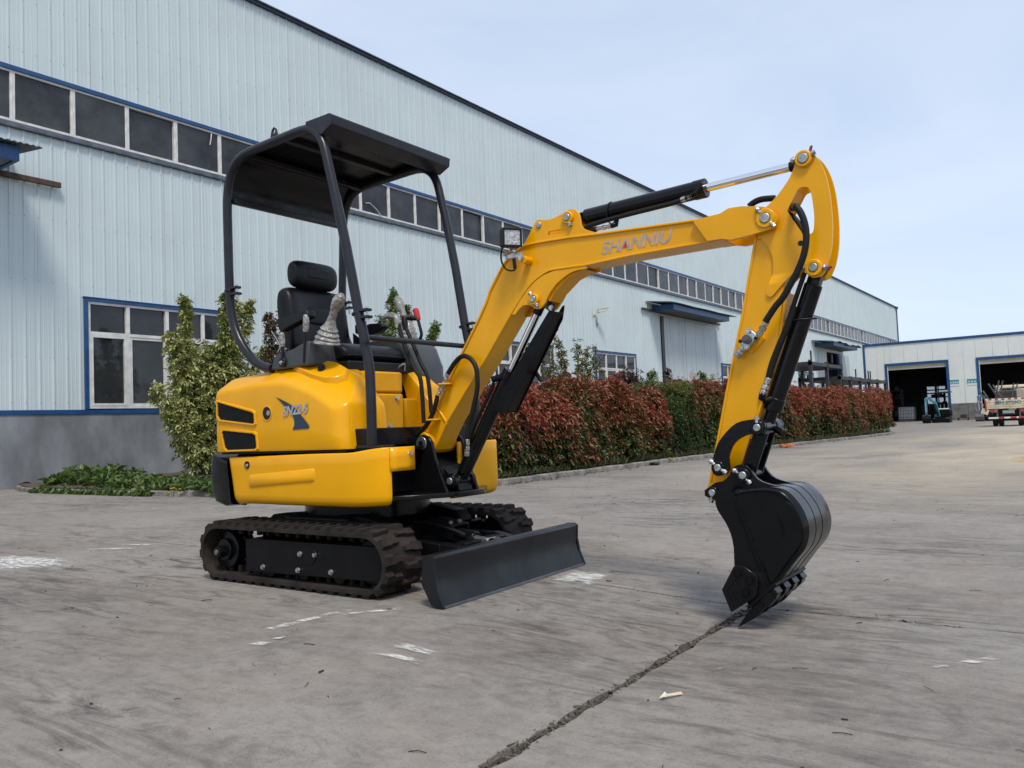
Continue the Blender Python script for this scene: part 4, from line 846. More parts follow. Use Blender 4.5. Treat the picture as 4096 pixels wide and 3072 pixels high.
E=dict(
CONSOLE=[(-3.772,1.167),(-3.745,1.235),(-3.715,1.256),(-3.578,1.271),(-3.526,1.289),(-3.451,1.308),(-3.435,1.299),(-3.44,1.173)],
LEV1=[(-3.287,1.454),(-3.251,1.46),(-3.189,1.456),(-3.169,1.415),(-3.151,1.349),(-3.12,1.263),(-3.049,1.131),(-3.012,1.066),(-3.001,.835)],
LEV2=[(-3.202,1.456),(-3.178,1.414),(-3.166,1.384),(-3.107,1.265),(-3.06,1.172),(-3.013,1.086),(-2.997,.89)],
LEVR=[(-3.386,1.551),(-3.37,1.493),(-3.342,1.388),(-3.357,1.355)],
SLEV1=[(-3.661,1.188),(-3.652,1.253),(-3.656,1.303),(-3.658,1.343),(-3.657,1.369)],
SLEV2=[(-3.482,1.183),(-3.463,1.372),(-3.455,1.397),(-3.452,1.435),(-3.477,1.473)],
JOYL=[(-3.349,1.27),(-3.357,1.321),(-3.316,1.381),(-3.284,1.42),(-3.251,1.463),(-3.212,1.518)],
JOYR=[(-3.451,1.365),(-3.462,1.43),(-3.479,1.482),(-3.51,1.555),(-3.517,1.631)],
ARMRL=[(-3.858,1.47),(-3.579,1.501),(-3.567,1.461),(-3.825,1.403)],
ARMRR=[(-3.838,1.487),(-3.601,1.475),(-3.581,1.453),(-3.645,1.422),(-3.702,1.409),(-3.837,1.43)],
HOSE_ARM=[(-.94,1.644),(-.918,1.626),(-.9,1.599),(-.887,1.558),(-.882,1.514),(-.886,1.468),(-.899,1.419),(-.925,1.364),(-.959,1.31),(-.989,1.266),(-1.02,1.235),(-1.064,1.178)],
HOSE_ARM_B=[(-1.142,1.69),(-1.118,1.704),(-1.085,1.71),(-1.031,1.704)],
HOSE_ARM_C=[(-.975,1.624),(-.945,1.592),(-.924,1.548),(-.914,1.518)],
HOSE_BKT=[(-.965,1.238),(-.989,1.174),(-1.027,1.095),(-1.065,1.014),(-1.085,.949),(-1.107,.9),(-1.119,.879),(-1.09,.865)],
HOSE_LOOP=[(-2.752,1.089),(-2.731,1.114),(-2.707,1.139),(-2.667,1.167),(-2.63,1.17),(-2.593,1.149),(-2.567,1.111),(-2.559,1.058),(-2.564,.989),(-2.594,.897),(-2.623,.817),(-2.643,.739),(-2.653,.69)],
HOSE_LOW=[(-2.819,.98),(-2.849,.915),(-2.888,.851),(-2.951,.792),(-3.036,.746)],
FIT1=[(-2.748,1.095),(-2.781,1.049),(-2.827,.98)],
BCYL_TUBE=[(-2.498,1.026),(-2.538,.959),(-2.594,.874),(-2.642,.799),(-2.676,.723)],
ACYL_TUBE=[(-1.919,1.729),(-1.811,1.74),(-1.67,1.748),(-1.543,1.753),(-1.455,1.758),(-1.386,1.771)],
ACYL_F=[(-1.871,1.712),(-1.803,1.711),(-1.765,1.708),(-1.753,1.725)],
BLADECYL=[(-2.935,.266),(-2.849,.253),(-2.698,.217),(-2.903,.328),(-2.804,.315),(-2.958,.227)],
BLADEARM=[(-2.914,.217),(-2.654,.194),(-2.916,.169)],
CLAMP=[(-4.125,1.667),(-3.065,1.411)],
)
# ================================================================== the mini excavator
YC = 3.388
EX = empty('mini_excavator', (-3.48, YC, 0), 'yellow mini excavator with black canopy, rubber tracks and its bucket resting on the concrete', 'excavator')
def pr(name, prof, hw, m, parent=EX, bevel=.004, holes=(), yc=YC, **k): return part(name, MB().prism(prof, yc-hw, yc+hw, holes), m, parent, bevel, **k)
def pr2(name, prof, ya, yb_, m, parent=EX, bevel=.003, holes=(), both=True, **k):      # the same plate on either side of the centre plane
    for s in ((-1, 1) if both else (-1,)): part(name, MB().prism(prof, YC+s*ya, YC+s*yb_, holes), m, parent, bevel, **k)
def pin(xz, hw, r, boss=None, bw=.03, bm=YEL, parent=EX, name='pivot_pin', bolt=None):
    m = MB(); m.ycyl(xz, YC-hw, YC+hw, r, 24); o = part(name, m, PINM, parent, .003)
    if boss:
        for s in (-1, 1): part('boss', MB().ring(xz, YC+s*(hw-bw), YC+s*(hw-.004), boss, r*1.02, 28), bm, o, .004)
    if bolt:
        for a in (bolt if isinstance(bolt, (list,tuple)) else [bolt]):
            d = Vector((math.cos(R(a)), 0, math.sin(R(a)))); c = Vector((xz[0], YC-hw+bw*.5, xz[1]))+d*(boss or r)
            m = MB(); m.tube([c-d*.01, c+d*.016], .0075, 10); m.hexbolt(c+d*.004, d, .010, .012); part('lock_bolt', m, ZINC, o)
    return o
def cyl3(name, a, b, r, m, parent=EX, y=YC, seg=24, **k):
    return part(name, MB().cyl((a[0],y,a[1]), (b[0],y,b[1]), r, seg), m, parent, .003, **k)

# ---- tracks
Rr = .146; Zc = .166; XR, XF = -4.066, -2.896
def path(s, rad):                                        # point and outward normal at arc length s round the belt
    Ls = XF-XR; P = 2*Ls+2*math.pi*Rr; s %= P
    if s < Ls: x = XR+s; sag = 0; return (x, Zc+rad), (0, 1), (1, 0)
    s -= Ls
    if s < math.pi*Rr: a = math.pi/2-s/Rr; return (XF+rad*math.cos(a), Zc+rad*math.sin(a)), (math.cos(a), math.sin(a)), (math.sin(a), -math.cos(a))
    s -= math.pi*Rr
    if s < Ls: return (XF-s, Zc-rad), (0,-1), (-1, 0)
    s -= Ls; a = -math.pi/2-s/Rr; return (XR+rad*math.cos(a), Zc+rad*math.sin(a)), (math.cos(a), math.sin(a)), (math.sin(a), -math.cos(a))
PER = 2*(XF-XR)+2*math.pi*Rr; NL = 40
LUG = MB()                                               # local x along the belt, y across (0 at the outer edge), z outward
pl = [(-.030,.0),(-.036,.045),(-.022,.060),(-.018,.118),(.004,.120),(.006,.070),(.014,.055),(.016,0)]
LUG.add([(x*1.12,y,-.002) for x,y in pl]+[(x*.80+.0,.006+y*.93,.022) for x,y in pl], [tuple(range(8))[::-1], tuple(range(8,16))]+[(i,(i+1)%8,8+(i+1)%8,8+i) for i in range(8)])
LUGM = mesh_of(LUG, 'lug', RUB, 30)
def make_track(y0, y1, outs):
    b = MB(); rows = []; n = 140
    for i in range(n):
        (px,pz),_,_2 = path(PER*i/n, Rr); (qx,qz),_,_2 = path(PER*i/n, Rr-.020)
        rows.append([(px,y0,pz),(px,(y0+y1)/2,pz),(px,y1,pz),(qx,y1,qz),(qx,y0,qz)])
    rows.append(rows[0]); b.grid(rows, closed=True)
    t = part('track', b, RUB, EX, sm=50)
    for k in range(NL):
        for side in (0, 1):
            (px,pz),(nx,nz),(tx,tz) = path(PER*(k+.5*side)/NL, Rr-.001)
            o = bpy.data.objects.new('lug', LUGM); COL.objects.link(o); o.parent = t
            ya = 1 if side == 0 else -1; X = Vector((tx,0,tz)); Z = Vector((nx,0,nz)); Y = Vector((0,ya,0))
            o.matrix_local = Matrix(((X.x,0,Z.x,px),(0,ya,0,y0 if side == 0 else y1),(X.z,0,Z.z,pz),(0,0,0,1)))
    g = MB(); ym = (y0+y1)/2
    for k in range(NL):
        (px,pz),(nx,nz),(tx,tz) = path(PER*(k+.25)/NL, Rr-.022); X = Vector((tx,0,tz)); Z = Vector((nx,0,nz)); M = Matrix((X, Vector((0,1,0)), Z)).transposed()
        for s in (-1,1): g.obox(Vector((px, ym+s*.032, pz))-Z*.016, (.013,.011,.020), M)
    part('drive_lugs', g, RUB, t, .003, sm=30, kind='stuff')
    s_ = 1 if outs else -1                               # which side faces out
    yo = y0 if outs else y1
    f = MB().prism(D['TRKPLATE'], yo+s_*.030, yo+s_*.20); fr = part('track_frame', f, BLKM, EX, .006)
    hexp = [(-3.358,.228),(-3.30,.232),(-3.252,.190),(-3.265,.165),(-3.295,.135),(-3.352,.135)]
    part('cover_plate', MB().prism(hexp, yo+s_*.026, yo+s_*.032), BLKM, fr, .002)
    for x, z in D['TRKBOLTS']: part('frame_bolt', MB().hexbolt((x, yo+s_*.031, z), (0,-s_,0), .0115, .014), ZINC, fr)
    m = MB(); m.ycyl((XR,Zc), yo+s_*.07, yo+s_*.19, .105, 28); m.ycyl((XR,Zc), yo+s_*.05, yo+s_*.075, .062, 24)
    for k in range(11):
        a = 2*math.pi*k/11; M = Matrix(((math.cos(a),0,-math.sin(a)),(0,1,0),(math.sin(a),0,math.cos(a)))); m.obox((XR+.112*math.cos(a), ym, Zc+.112*math.sin(a)), (.016,.018,.014), M)
    sp = part('sprocket', m, BLK, EX, .004)
    m = MB(); m.ycyl((XR-.01,Zc-.01), yo+s_*.012, yo+s_*.055, .034, 8); part('hub_nut', m, BLKM, sp, .003)
    m = MB(); m.ycyl((XR-.01,Zc-.01), yo+s_*.004, yo+s_*.016, .016, 14); part('hub_pin', m, STEEL, sp, .002)
    m = MB(); m.ycyl((XF,Zc), yo+s_*.06, yo+s_*.19, .110, 28); part('idler', m, BLKM, EX, .006)
    for x in (-3.66,-3.39,-3.12): part('roller', MB().ycyl((x,.085), yo+s_*.05, yo+s_*.20, .045, 20), BLKM, EX, .006)
make_track(2.772, 3.030, True); make_track(3.746, 4.004, False)

# ---- undercarriage, slew ring
m = MB(); m.box(-3.95,-3.02,2.99,3.786,.16,.30); m.box(-3.75,-3.25,3.0,3.776,.30,.355); part('undercarriage', m, BLKM, EX, .02)
m = MB(); m.prism([(-3.98,.30),(-3.92,.345),(-3.70,.36),(-3.20,.36),(-3.02,.33),(-2.96,.27)], 3.05, 3.16); m.prism([(-3.98,.30),(-3.92,.345),(-3.70,.36),(-3.20,.36),(-3.02,.33),(-2.96,.27)], 3.616, 3.726); part('cross_arm', m, BLKM, EX, .01)
m = MB(); m.cyl((-3.48,YC,.33),(-3.48,YC,.445),.36,40); part('slew_ring', m, BLK, EX, .004)
# ---- dozer blade
bl = [(-2.510,.231),(-2.456,.233),(-2.440,.222),(-2.444,.18),(-2.446,.13),(-2.436,.085),(-2.418,.045),(-2.402,.012),(-2.420,.004),(-2.452,.02),(-2.470,.10),(-2.476,.205),(-2.510,.205)]
be = [(-2.512,.232),(-2.457,.234),(-2.439,.223),(-2.443,.15),(-2.428,.075),(-2.397,.004),(-2.440,.002),(-2.470,.012),(-2.522,.10)]
BM_ = mat('blade_paint', (.013,.014,.017), .36, spec=.3, col2=(.007,.007,.008), vscale=5, bump=.08, bscale=60, rvar=.12)
o = part('blade', MB().prism(bl, 2.786, 3.998), BM_, EX, .004)
for a, b_ in ((2.770,2.786),(3.998,4.014)): part('end_plate', MB().prism(be, a, b_), BM_, o, .002)
part('cutting_edge', MB().prism([(-2.4195,.046),(-2.398,.002),(-2.403,.001),(-2.424,.046)], 2.788, 3.996), mat('worn_edge',(.06,.062,.066),.4,var=.4,vscale=12), o)
for y in (3.16, 3.616):
    m = MB(); m.bar((-3.05,y,.20),(-2.72,y,.185),.06,.075); m.bar((-2.74,y,.185),(-2.49,y+(.05 if y<YC else -.05),.15),.06,.085); part('blade_arm', m, BLKM, EX, .006)
m = MB(); m.bar((-2.66,3.22,.185),(-2.66,3.55,.185),.08,.07); part('blade_cross_tube', m, BLKM, EX, .006)
m = MB(); m.cyl((-3.05,YC,.275),(-2.71,YC,.215),.040,24); m.cyl((-2.72,YC,.217),(-2.69,YC,.211),.044,24); part('blade_cylinder', m, BLK, EX, .004)
m = MB(); m.cyl((-2.70,YC,.213),(-2.60,YC,.20),.024,16); m.ycyl((-2.60,.20), YC-.045, YC+.045, .026, 16); part('blade_rod', m, ZINC, EX)
part('rod_eye', MB().ycyl((-2.565,.195), YC-.03, YC+.03, .034, 20), BLK, EX, .004)
m = MB(); m.bar((-2.97,YC,.315),(-2.79,YC,.285),.135,.012); m.bar((-2.97,YC-.064,.275),(-2.79,YC-.064,.250),.010,.075); m.bar((-2.97,YC+.064,.275),(-2.79,YC+.064,.250),.010,.075); g = part('cylinder_guard', m, BLKM, EX, .003)
for y in (YC-.035, YC+.04): part('guard_bolt', MB().hexbolt((-2.83,y,.296),(0.15,0,1),.011,.014), ZINC, g)
m = MB(); m.tube(smooth([(-3.1,3.30,.30),(-2.95,3.31,.30),(-2.80,3.32,.27),(-2.72,3.34,.24)],4),.010,8); m.tube([(-3.2,3.10,.25),(-3.06,3.12,.245)],.012,8); part('blade_hose', m, HOSE, EX)

# ---- upper frame
dk = [(-4.06,2.96),(-3.05,2.95),(-2.93,2.975),(-2.80,3.13),(-2.735,3.235),(-2.70,3.29),(-2.70,3.486),(-2.735,3.541),(-2.80,3.646),(-2.93,3.80),(-3.05,3.826),(-4.06,3.816)]
part('deck_plate', MB().plate(dk, .445, .470), BLK, EX, .004)
m = MB(); m.box(-4.08,-3.0,2.93,3.846,.471,.70); part('frame_box', m, BLKM, EX, .01)
m = MB(); m.box(-3.30,-2.985,2.96,3.816,.722,.818); part('floor_plate', m, BLK, EX, .006)
m = MB(); m.box(-4.15,-3.11,2.884,3.892,.702,.7155); m.box(-3.108,-2.90,2.93,3.846,.702,.716); part('seam_seal', m, BLKM, EX)
# counterweight
cw = [(-4.10,.672),(-4.262,.712),(-4.276,.66),(-4.280,.58),(-4.266,.47),(-4.235,.425),(-4.13,.40),(-4.06,.41)]
def cwrow(y, dx, s): return [(-4.05+(x+4.05)*dx, y, .55+(z-.55)*s) for x, z in cw]
m = MB(); m.grid([cwrow(2.872,.80,.86), cwrow(2.884,.92,.97), cwrow(2.93,1,1), cwrow(3.1,1.04,1), cwrow(YC,1.06,1), cwrow(3.676,1.04,1), cwrow(3.846,1,1), cwrow(3.892,.92,.97), cwrow(3.904,.80,.86)])
m.f += [tuple(range(8)), tuple(range(64,72))[::-1]]
part('counterweight', m, BLK, EX, .008)

# ---- side skirts with the recessed front corner
def skirt(s):
    Yf = lambda y: YC+s*(YC-y)*-1 if False else (y if s < 0 else 2*YC-y)
    plan = smooth([(-4.10,2.895),(-4.06,2.880),(-3.9,2.874),(-3.5,2.868),(-3.2,2.868),(-3.08,2.872),(-2.985,2.886),(-2.915,2.910),(-2.880,2.940),(-2.871,2.962)]+([(-2.867,3.02),(-2.867,3.12),(-2.869,3.22),(-2.872,3.30)] if s > 0 else []), 4)
    zl = [(.418,.062),(.420,.036),(.430,.014),(.448,.003),(.475,0),(.56,0),(.64,0),(.690,.0),(.697,.004)]
    rows = []
    for z, ins in zl:
        row = []
        for i, (x, y) in enumerate(plan):
            a = plan[max(i-1,0)]; b_ = plan[min(i+1,len(plan)-1)]; d = Vector((b_[0]-a[0], b_[1]-a[1])).normalized(); nx, ny = d.y, -d.x
            xr = x
            if i < 9: xr = x+(.697-z)*(.33 if z > .43 else .3)*(1-i/9)*.75      # the rear edge leans forward
            zz = z+(.010*(-3.2-x) if False else 0)+.022*sstep(-3.1,-2.86,x)*(1 if z > .6 else .3)
            row.append((xr-nx*ins, Yf(y-ny*ins), zz-.012*sstep(-3.2,-4.1,x)*(z > .6)))
        rows.append(row)
    m = MB(); m.grid(rows); o = part('side_skirt', m, YEL, EX, sm=50)
    so_ = o.modifiers.new('thick', 'SOLIDIFY'); so_.thickness = .012; so_.offset = -1 if s < 0 else 1
    # upper tongue reaching forward over the cut-out
    tp = [(-2.873,2.952),(-2.868,3.0),(-2.867,3.06),(-2.869,3.12)]
    if s > 0: return o
    m = MB(); m.grid([[(x, Yf(y), z+.018*(z > .6)) for x, y in tp] for z in (.598,.606,.65,.700)]); q = part('skirt_tongue', m, YEL, EX, sm=50)
    so_ = q.modifiers.new('thick', 'SOLIDIFY'); so_.thickness = .012; so_.offset = -1 if s < 0 else 1
    return o
sk = skirt(-1); skirt(1)
# pressed swage, access hole and slot on the near skirt
emb = D['SKIRT_EMB']
def rrect(x0, x1, z0, z1, r, n=5):
    return arc(x1-r,z1-r,r,0,90,n)+arc(x0+r,z1-r,r,90,180,n)+arc(x0+r,z0+r,r,180,270,n)+arc(x1-r,z0+r,r,270,360,n)
m = MB(); P0 = [(x, z) for x, z in rrect(-3.892,-3.328,-.036,.036,.022)]; P1 = [(x, z) for x, z in rrect(-3.882,-3.338,-.026,.026,.016)]
sl_ = lambda x: .568+.018*(x+3.61)/.28
yb2 = lambda x: 2.868+.006*max(0,(-3.5-x)/.4)
n = len(P0)
m.add([(x, yb2(x)-.0005, z+sl_(x)) for x,z in P0]+[(x, yb2(x)-.009, z+sl_(x)) for x,z in P1], [(i,(i+1)%n,n+(i+1)%n,n+i) for i in range(n)]+[tuple(range(n,2*n))])
part('swage', m, YEL, sk, sm=40)
m = MB(); m.ring((-3.903,.641), 2.868, 2.876, .021, .0165, 20); m.ycyl((-3.903,.641), 2.871, 2.88, .0165, 20); part('access_hole', m, PLAST, sk)
part('skirt_bolt', MB().hexbolt((-3.905,2.872,.638),(0,-1,0),.009,.006), ZINC, sk)
# slot on the tongue: dark recess lying in the surface, with a bolt
def on_tongue(u, z): # u in 0..1 along the tongue
    tp = [(-2.873,2.952),(-2.868,3.0),(-2.867,3.06),(-2.869,3.12)]; k = min(2.999,max(0,u*3)); i = int(k); f = k-i
    return (tp[i][0]+(tp[i+1][0]-tp[i][0])*f+.0085, tp[i][1]+(tp[i+1][1]-tp[i][1])*f, z)
m = MB(); lo = []; hi = []
for i in range(9): u = .22+.7*i/8; h = .0125*math.sqrt(max(0.1,1-(abs(i-4)/4.6)**4)); lo.append(on_tongue(u,.682-h)); hi.append(on_tongue(u,.682+h))
m.grid([lo, hi]); part('slot', m, PLAST, sk, sm=0)
part('slot_bolt', MB().hexbolt(on_tongue(.80,.682),(1,0,0),.010,.012), ZINC, sk)

# ---- engine hood: columns from the rear round the side to the front fender, mirrored
HC = [((-4.205,3.388),(-4.205,3.388,1.066),(-4.165,3.388,1.158),(-4.10,3.388,1.165)),((-4.205,3.10),(-4.205,3.10,1.066),(-4.168,3.10,1.153),(-4.10,3.30,1.163)),((-4.205,2.925),(-4.205,2.93,1.066),(-4.168,3.0,1.150),(-4.08,3.30,1.165)),((-4.198,2.890),(-4.198,2.892,1.066),(-4.162,2.985,1.149),(-4.06,3.30,1.166)),((-4.168,2.873),(-4.17,2.874,1.068),(-4.13,2.98,1.151),(-4.02,3.30,1.168)),
 ((-4.05,2.871),(-4.05,2.871,1.074),(-4.04,2.985,1.157),(-3.97,3.30,1.172)),((-3.90,2.870),(-3.90,2.870,1.083),(-3.90,2.99,1.167),(-3.87,3.30,1.182)),((-3.75,2.870),(-3.75,2.870,1.089),(-3.75,3.0,1.180),(-3.74,3.30,1.192)),((-3.60,2.870),(-3.60,2.870,1.086),(-3.62,3.02,1.189),(-3.63,3.28,1.198)),((-3.50,2.870),(-3.515,2.870,1.072),(-3.53,3.03,1.188),(-3.55,3.26,1.196)),
 ((-3.38,2.870),(-3.40,2.870,1.034),(-3.44,3.045,1.178),(-3.48,3.24,1.192)),((-3.28,2.870),(-3.30,2.870,.992),(-3.37,3.06,1.163),(-3.43,3.22,1.187)),((-3.205,2.871),(-3.23,2.873,.955),(-3.31,3.07,1.147),(-3.40,3.21,1.183)),((-3.160,2.877),(-3.190,2.882,.932),(-3.275,3.08,1.133),(-3.385,3.205,1.180)),((-3.130,2.892),(-3.160,2.902,.940),(-3.25,3.095,1.120),(-3.375,3.20,1.178)),
 ((-3.114,2.925),(-3.138,2.935,.955),(-3.238,3.11,1.112),(-3.365,3.20,1.176)),((-3.110,2.99),(-3.131,2.99,.962),(-3.235,3.13,1.105),(-3.36,3.20,1.175)),((-3.110,3.10),(-3.131,3.10,.958),(-3.234,3.16,1.090),(-3.355,3.20,1.175)),((-3.113,3.19),(-3.135,3.19,.950),(-3.236,3.195,1.072),(-3.35,3.20,1.174)),((-3.14,3.20),(-3.16,3.20,.94),(-3.26,3.20,1.06),(-3.36,3.20,1.17)),((-3.30,3.20),(-3.31,3.20,.94),(-3.34,3.20,1.06),(-3.40,3.20,1.16))]
def hood_col(b, c, t, k):
    zb = .716; B_ = Vector((b[0], b[1], zb)); C_ = Vector(c); T_ = Vector(t); K_ = Vector(k)
    def fil(P, Q, S, r):                                 # small round at Q between P and S
        u = (P-Q); w_ = (S-Q); r1 = min(r, u.length*.45); r2_ = min(r, w_.length*.45); u.normalize(); w_.normalize(); p = Q+u*r1; q = Q+w_*r2_
        return [p, p*.56+Q*.19*2*.5+q*.06+Q*.19 if False else p*.5625+Q*.375+q*.0625, p*.25+Q*.5+q*.25, p*.0625+Q*.375+q*.5625, q]
    row = [B_+Vector((0,.004,0)), B_+(C_-B_)*.03, B_+(C_-B_)*.35, B_+(C_-B_)*.7]+fil(B_, C_, T_, .028)+[C_*.5+T_*.5+(T_-C_).cross(Vector((1,0,0))).normalized()*.0]+fil(C_, T_, K_, .035)+[T_*.5+K_*.5+Vector((0,0,.003)), K_]
    return [tuple(p) for p in row]
cols = [hood_col(*c) for c in HC]; nr_ = len(cols[0])
fine = [smooth([c[j] for c in cols], 3) for j in range(nr_)]
m = MB(); m.grid(fine); m.grid([[(x, 2*YC-y, z) for x,y,z in r] for r in fine])
top_ = fine[-1]; m.grid([top_, [(x, 2*YC-y, z) for x,y,z in top_]])
hood = part('engine_hood', m, YEL, EX, sm=55)
bm_h = bmesh.new(); bm_h.from_mesh(hood.data); bmesh.ops.remove_doubles(bm_h, verts=bm_h.verts, dist=.0005); bmesh.ops.recalc_face_normals(bm_h, faces=bm_h.faces); bm_h.to_mesh(hood.data); bm_h.free(); hood.data.set_sharp_from_angle(angle=R(55))
# vent grilles: raised yellow rim with a dark mesh behind it
def face_y(x): return 2.8695+.003*sstep(-4.10,-4.17,x)*0+.0025*max(0,(-4.05-x)/.12)
def vent(prof, nm):
    prof = [(max(x,-4.170), z) for x, z in prof]
    cx = sum(p[0] for p in prof)/len(prof); cz = sum(p[1] for p in prof)/len(prof); n = len(prof)
    sh = lambda p, d: (p[0]+(d if p[0] < cx else -d), p[1]+(d if p[1] < cz else -d))
    a = prof; b_ = [sh(p,.012) for p in prof]; m = MB()
    m.add([(x, face_y(x)-.0005, z) for x,z in a]+[(x, face_y(x)-.011, z) for x,z in [sh(p,.004) for p in prof]]+[(x, face_y(x)-.010, z) for x,z in b_]+[(x, face_y(x)-.001, z) for x,z in b_],
          [(r*n+i, r*n+(i+1)%n, (r+1)*n+(i+1)%n, (r+1)*n+i) for r in range(3) for i in range(n)])
    o = part(nm, m, YEL, EX, sm=40)
    m = MB(); m.add([(x, face_y(x)-.0018, z) for x,z in b_], [tuple(range(n))]); part('dark_backing', m, mat('vent_dark',(.006,.006,.006),.6), o, sm=0)
    m = MB(); x0 = min(p[0] for p in b_); x1 = max(p[0] for p in b_); z0 = min(p[1] for p in b_); z1 = max(p[1] for p in b_)
    def inside(x, z):
        c = False; j = n-1
        for i in range(n):
            if (b_[i][1] > z) != (b_[j][1] > z) and x < (b_[j][0]-b_[i][0])*(z-b_[i][1])/(b_[j][1]-b_[i][1])+b_[i][0]: c = not c
            j = i
        return c
    st = .017; w_ = .0011
    for sgn in (1,-1):
        k0 = int((x0-.3)/st)
        for k in range(k0, k0+int((x1-x0+.6)/st)+1):
            seg = []; q = 60
            for i in range(q+1):
                z = z0+(z1-z0)*i/q; x = k*st+sgn*(z-cz)*.75
                if inside(x, z): seg.append((x,z))
            if len(seg) > 2:
                (ax,az),(bx,bz) = seg[0], seg[-1]; m.bar((ax,face_y(ax)-.004,az),(bx,face_y(bx)-.004,bz),w_*1.6,w_*1.6)
    part('wire_mesh', m, PLAST, o, sm=0)
vent(D['GRILLE_A'], 'upper_vent'); vent(D['GRILLE_B'], 'lower_vent')
m = MB(); m.ring((-3.713,.924), 2.8665, 2.872, .042, .036, 28); o = part('filler_rim', m, YEL, hood, sm=40)
m = MB(); m.ycyl((-3.713,.924), 2.8685, 2.873, .037, 28); part('filler_recess', m, PLAST, hood)
m = MB(); m.ycyl((-3.695,.925), 2.862, 2.872, .014, 18); part('filler_lock', m, ZINC, hood)
# decal and model number
def flat(name, prof, y, m, parent): return part(name, MB().add([(x,y,z) for x,z in prof], [tuple(range(len(prof)))]), m, parent, sm=0)
sw = smooth([(-3.634,1.011),(-3.562,.985),(-3.506,.960),(-3.451,.922),(-3.408,.887),(-3.375,.855)],4)+smooth([(-3.364,.842),(-3.369,.832),(-3.394,.830),(-3.5,.827)],2)+smooth([(-3.484,.850),(-3.484,.878),(-3.505,.912),(-3.552,.950),(-3.60,.988)],4)
flat('swoosh_decal', sw, 2.8662, NAVY, hood)
me = text_mesh('SN22-5', .070, SILVER, .30, .0026, .0004, .94); q = part('model_lettering', me, None, hood); q.rotation_euler = (R(90), R(-3.5), 0); q.location = (-3.476, 2.8648, .930)
# raised lid on the hood top
A_ = [(-3.63,2.985,1.166),(-3.55,2.955,1.140),(-3.44,2.945,1.098),(-3.33,2.955,1.066),(-3.27,2.985,1.065),(-3.245,3.035,1.078),(-3.27,3.085,1.122),(-3.37,3.095,1.168),(-3.48,3.09,1.188),(-3.60,3.05,1.190)]
m = MB(); cz_ = Vector((-3.43,3.02,1.13)); B_ = [tuple(Vector(p)+(cz_-Vector(p))*.12+Vector((.008,-.014,.028))) for p in A_]
n = len(A_); m.add([tuple(Vector(p)+Vector((0,0,-.02))) for p in A_]+A_+B_, [(r*n+i, r*n+(i+1)%n, (r+1)*n+(i+1)%n, (r+1)*n+i) for r in (0,1) for i in range(n)]+[tuple(range(2*n,3*n))])
part('access_lid', m, YEL, hood, .006, sm=45)
part('fuel_cap', MB().cyl((-3.402,2.995,1.140),(-3.400,2.991,1.176),.020,16), PLAST, hood, .003)

# ---- seat base and control panels
m = MB(); m.box(-3.70,-3.235,3.14,3.455,.80,1.012); part('seat_base', m, YELD, EX, .012)
m = MB(); m.box(-3.70,-3.236,3.14,3.453,1.016,1.135); part('seat_base_lid', m, YELD, EX, .012)
for x, y, z in ((-3.234,3.40,.985),(-3.234,3.33,.826)): part('panel_bolt', MB().hexbolt((x,y,z),(1,0,0),.012,.012), ZINC, EX)
m = MB(); m.box(-3.70,-3.24,3.475,3.60,.80,.985); part('side_panel', m, YELD, EX, .012)
m = MB(); m.box(-3.75,-3.30,3.10,3.66,1.137,1.195); m.box(-3.74,-3.36,3.46,3.60,.98,1.137); part('seat_suspension', m, PLAST, EX, .01)
m = MB(); m.bar((-3.33,3.20,1.15),(-3.33,3.56,1.15),.012); m.tube(smooth([(-3.32,3.48,1.15),(-3.29,3.50,1.18),(-3.29,3.53,1.19),(-3.30,3.54,1.15)],4),.006,6); part('seat_release_bar', m, ZINC, EX)
# seat
def pad(name, rows, m, parent, subd=2): 
    b = MB(); b.grid(rows, closed=True); n = len(rows[0]); b.f += [tuple(range(n))[::-1], tuple(range((len(rows)-1)*n, len(rows)*n))]; return part(name, b, m, parent, sm=60, subd=subd)
def padprof(prof, widths):                               # prof: XZ loop, widths: list of (y, scale)
    cx = sum(p[0] for p in prof)/len(prof); cz = sum(p[1] for p in prof)/len(prof)
    return [[(cx+(x-cx)*s, y, cz+(z-cz)*s) for x, z in prof] for y, s in widths]
SE = MB()
cush = [(-3.86,1.20),(-3.86,1.30),(-3.78,1.318),(-3.60,1.312),(-3.46,1.315),(-3.385,1.295),(-3.352,1.245),(-3.365,1.20),(-3.5,1.195)]
ws_ = lambda w_, r=.05: [(YC-w_,.80),(YC-w_+.012,.93),(YC-w_+r,1),(YC-.08,1.0),(YC+.08,1.0),(YC+w_-r,1),(YC+w_-.012,.93),(YC+w_,.80)]
seat = pad('seat', padprof(cush, ws_(.255)), VINYL, EX)
m = MB(); rim = [(-3.86,1.212)]
m.tube(smooth([(-3.86,YC-.250,1.222),(-3.5,YC-.252,1.218),(-3.385,YC-.235,1.228),(-3.352,YC-.19,1.232),(-3.348,YC,1.234),(-3.352,YC+.19,1.232),(-3.385,YC+.235,1.228),(-3.5,YC+.252,1.218),(-3.86,YC+.25,1.222)],4), .006, 6); part('piping', m, VINYL, seat)
bk = [(-3.83,1.30),(-3.86,1.50),(-3.885,1.67),(-3.92,1.705),(-3.975,1.685),(-3.985,1.60),(-3.955,1.40),(-3.92,1.29),(-3.87,1.275)]
br = padprof(bk, ws_(.235,.06))
for i, row in enumerate(br):                             # side bolsters stand forward
    if i in (1,2,5,6): br[i] = [(x+(.030 if x > -3.90 else 0), y, z) for x, y, z in row]
back = pad('backrest', br, VINYL, EX)
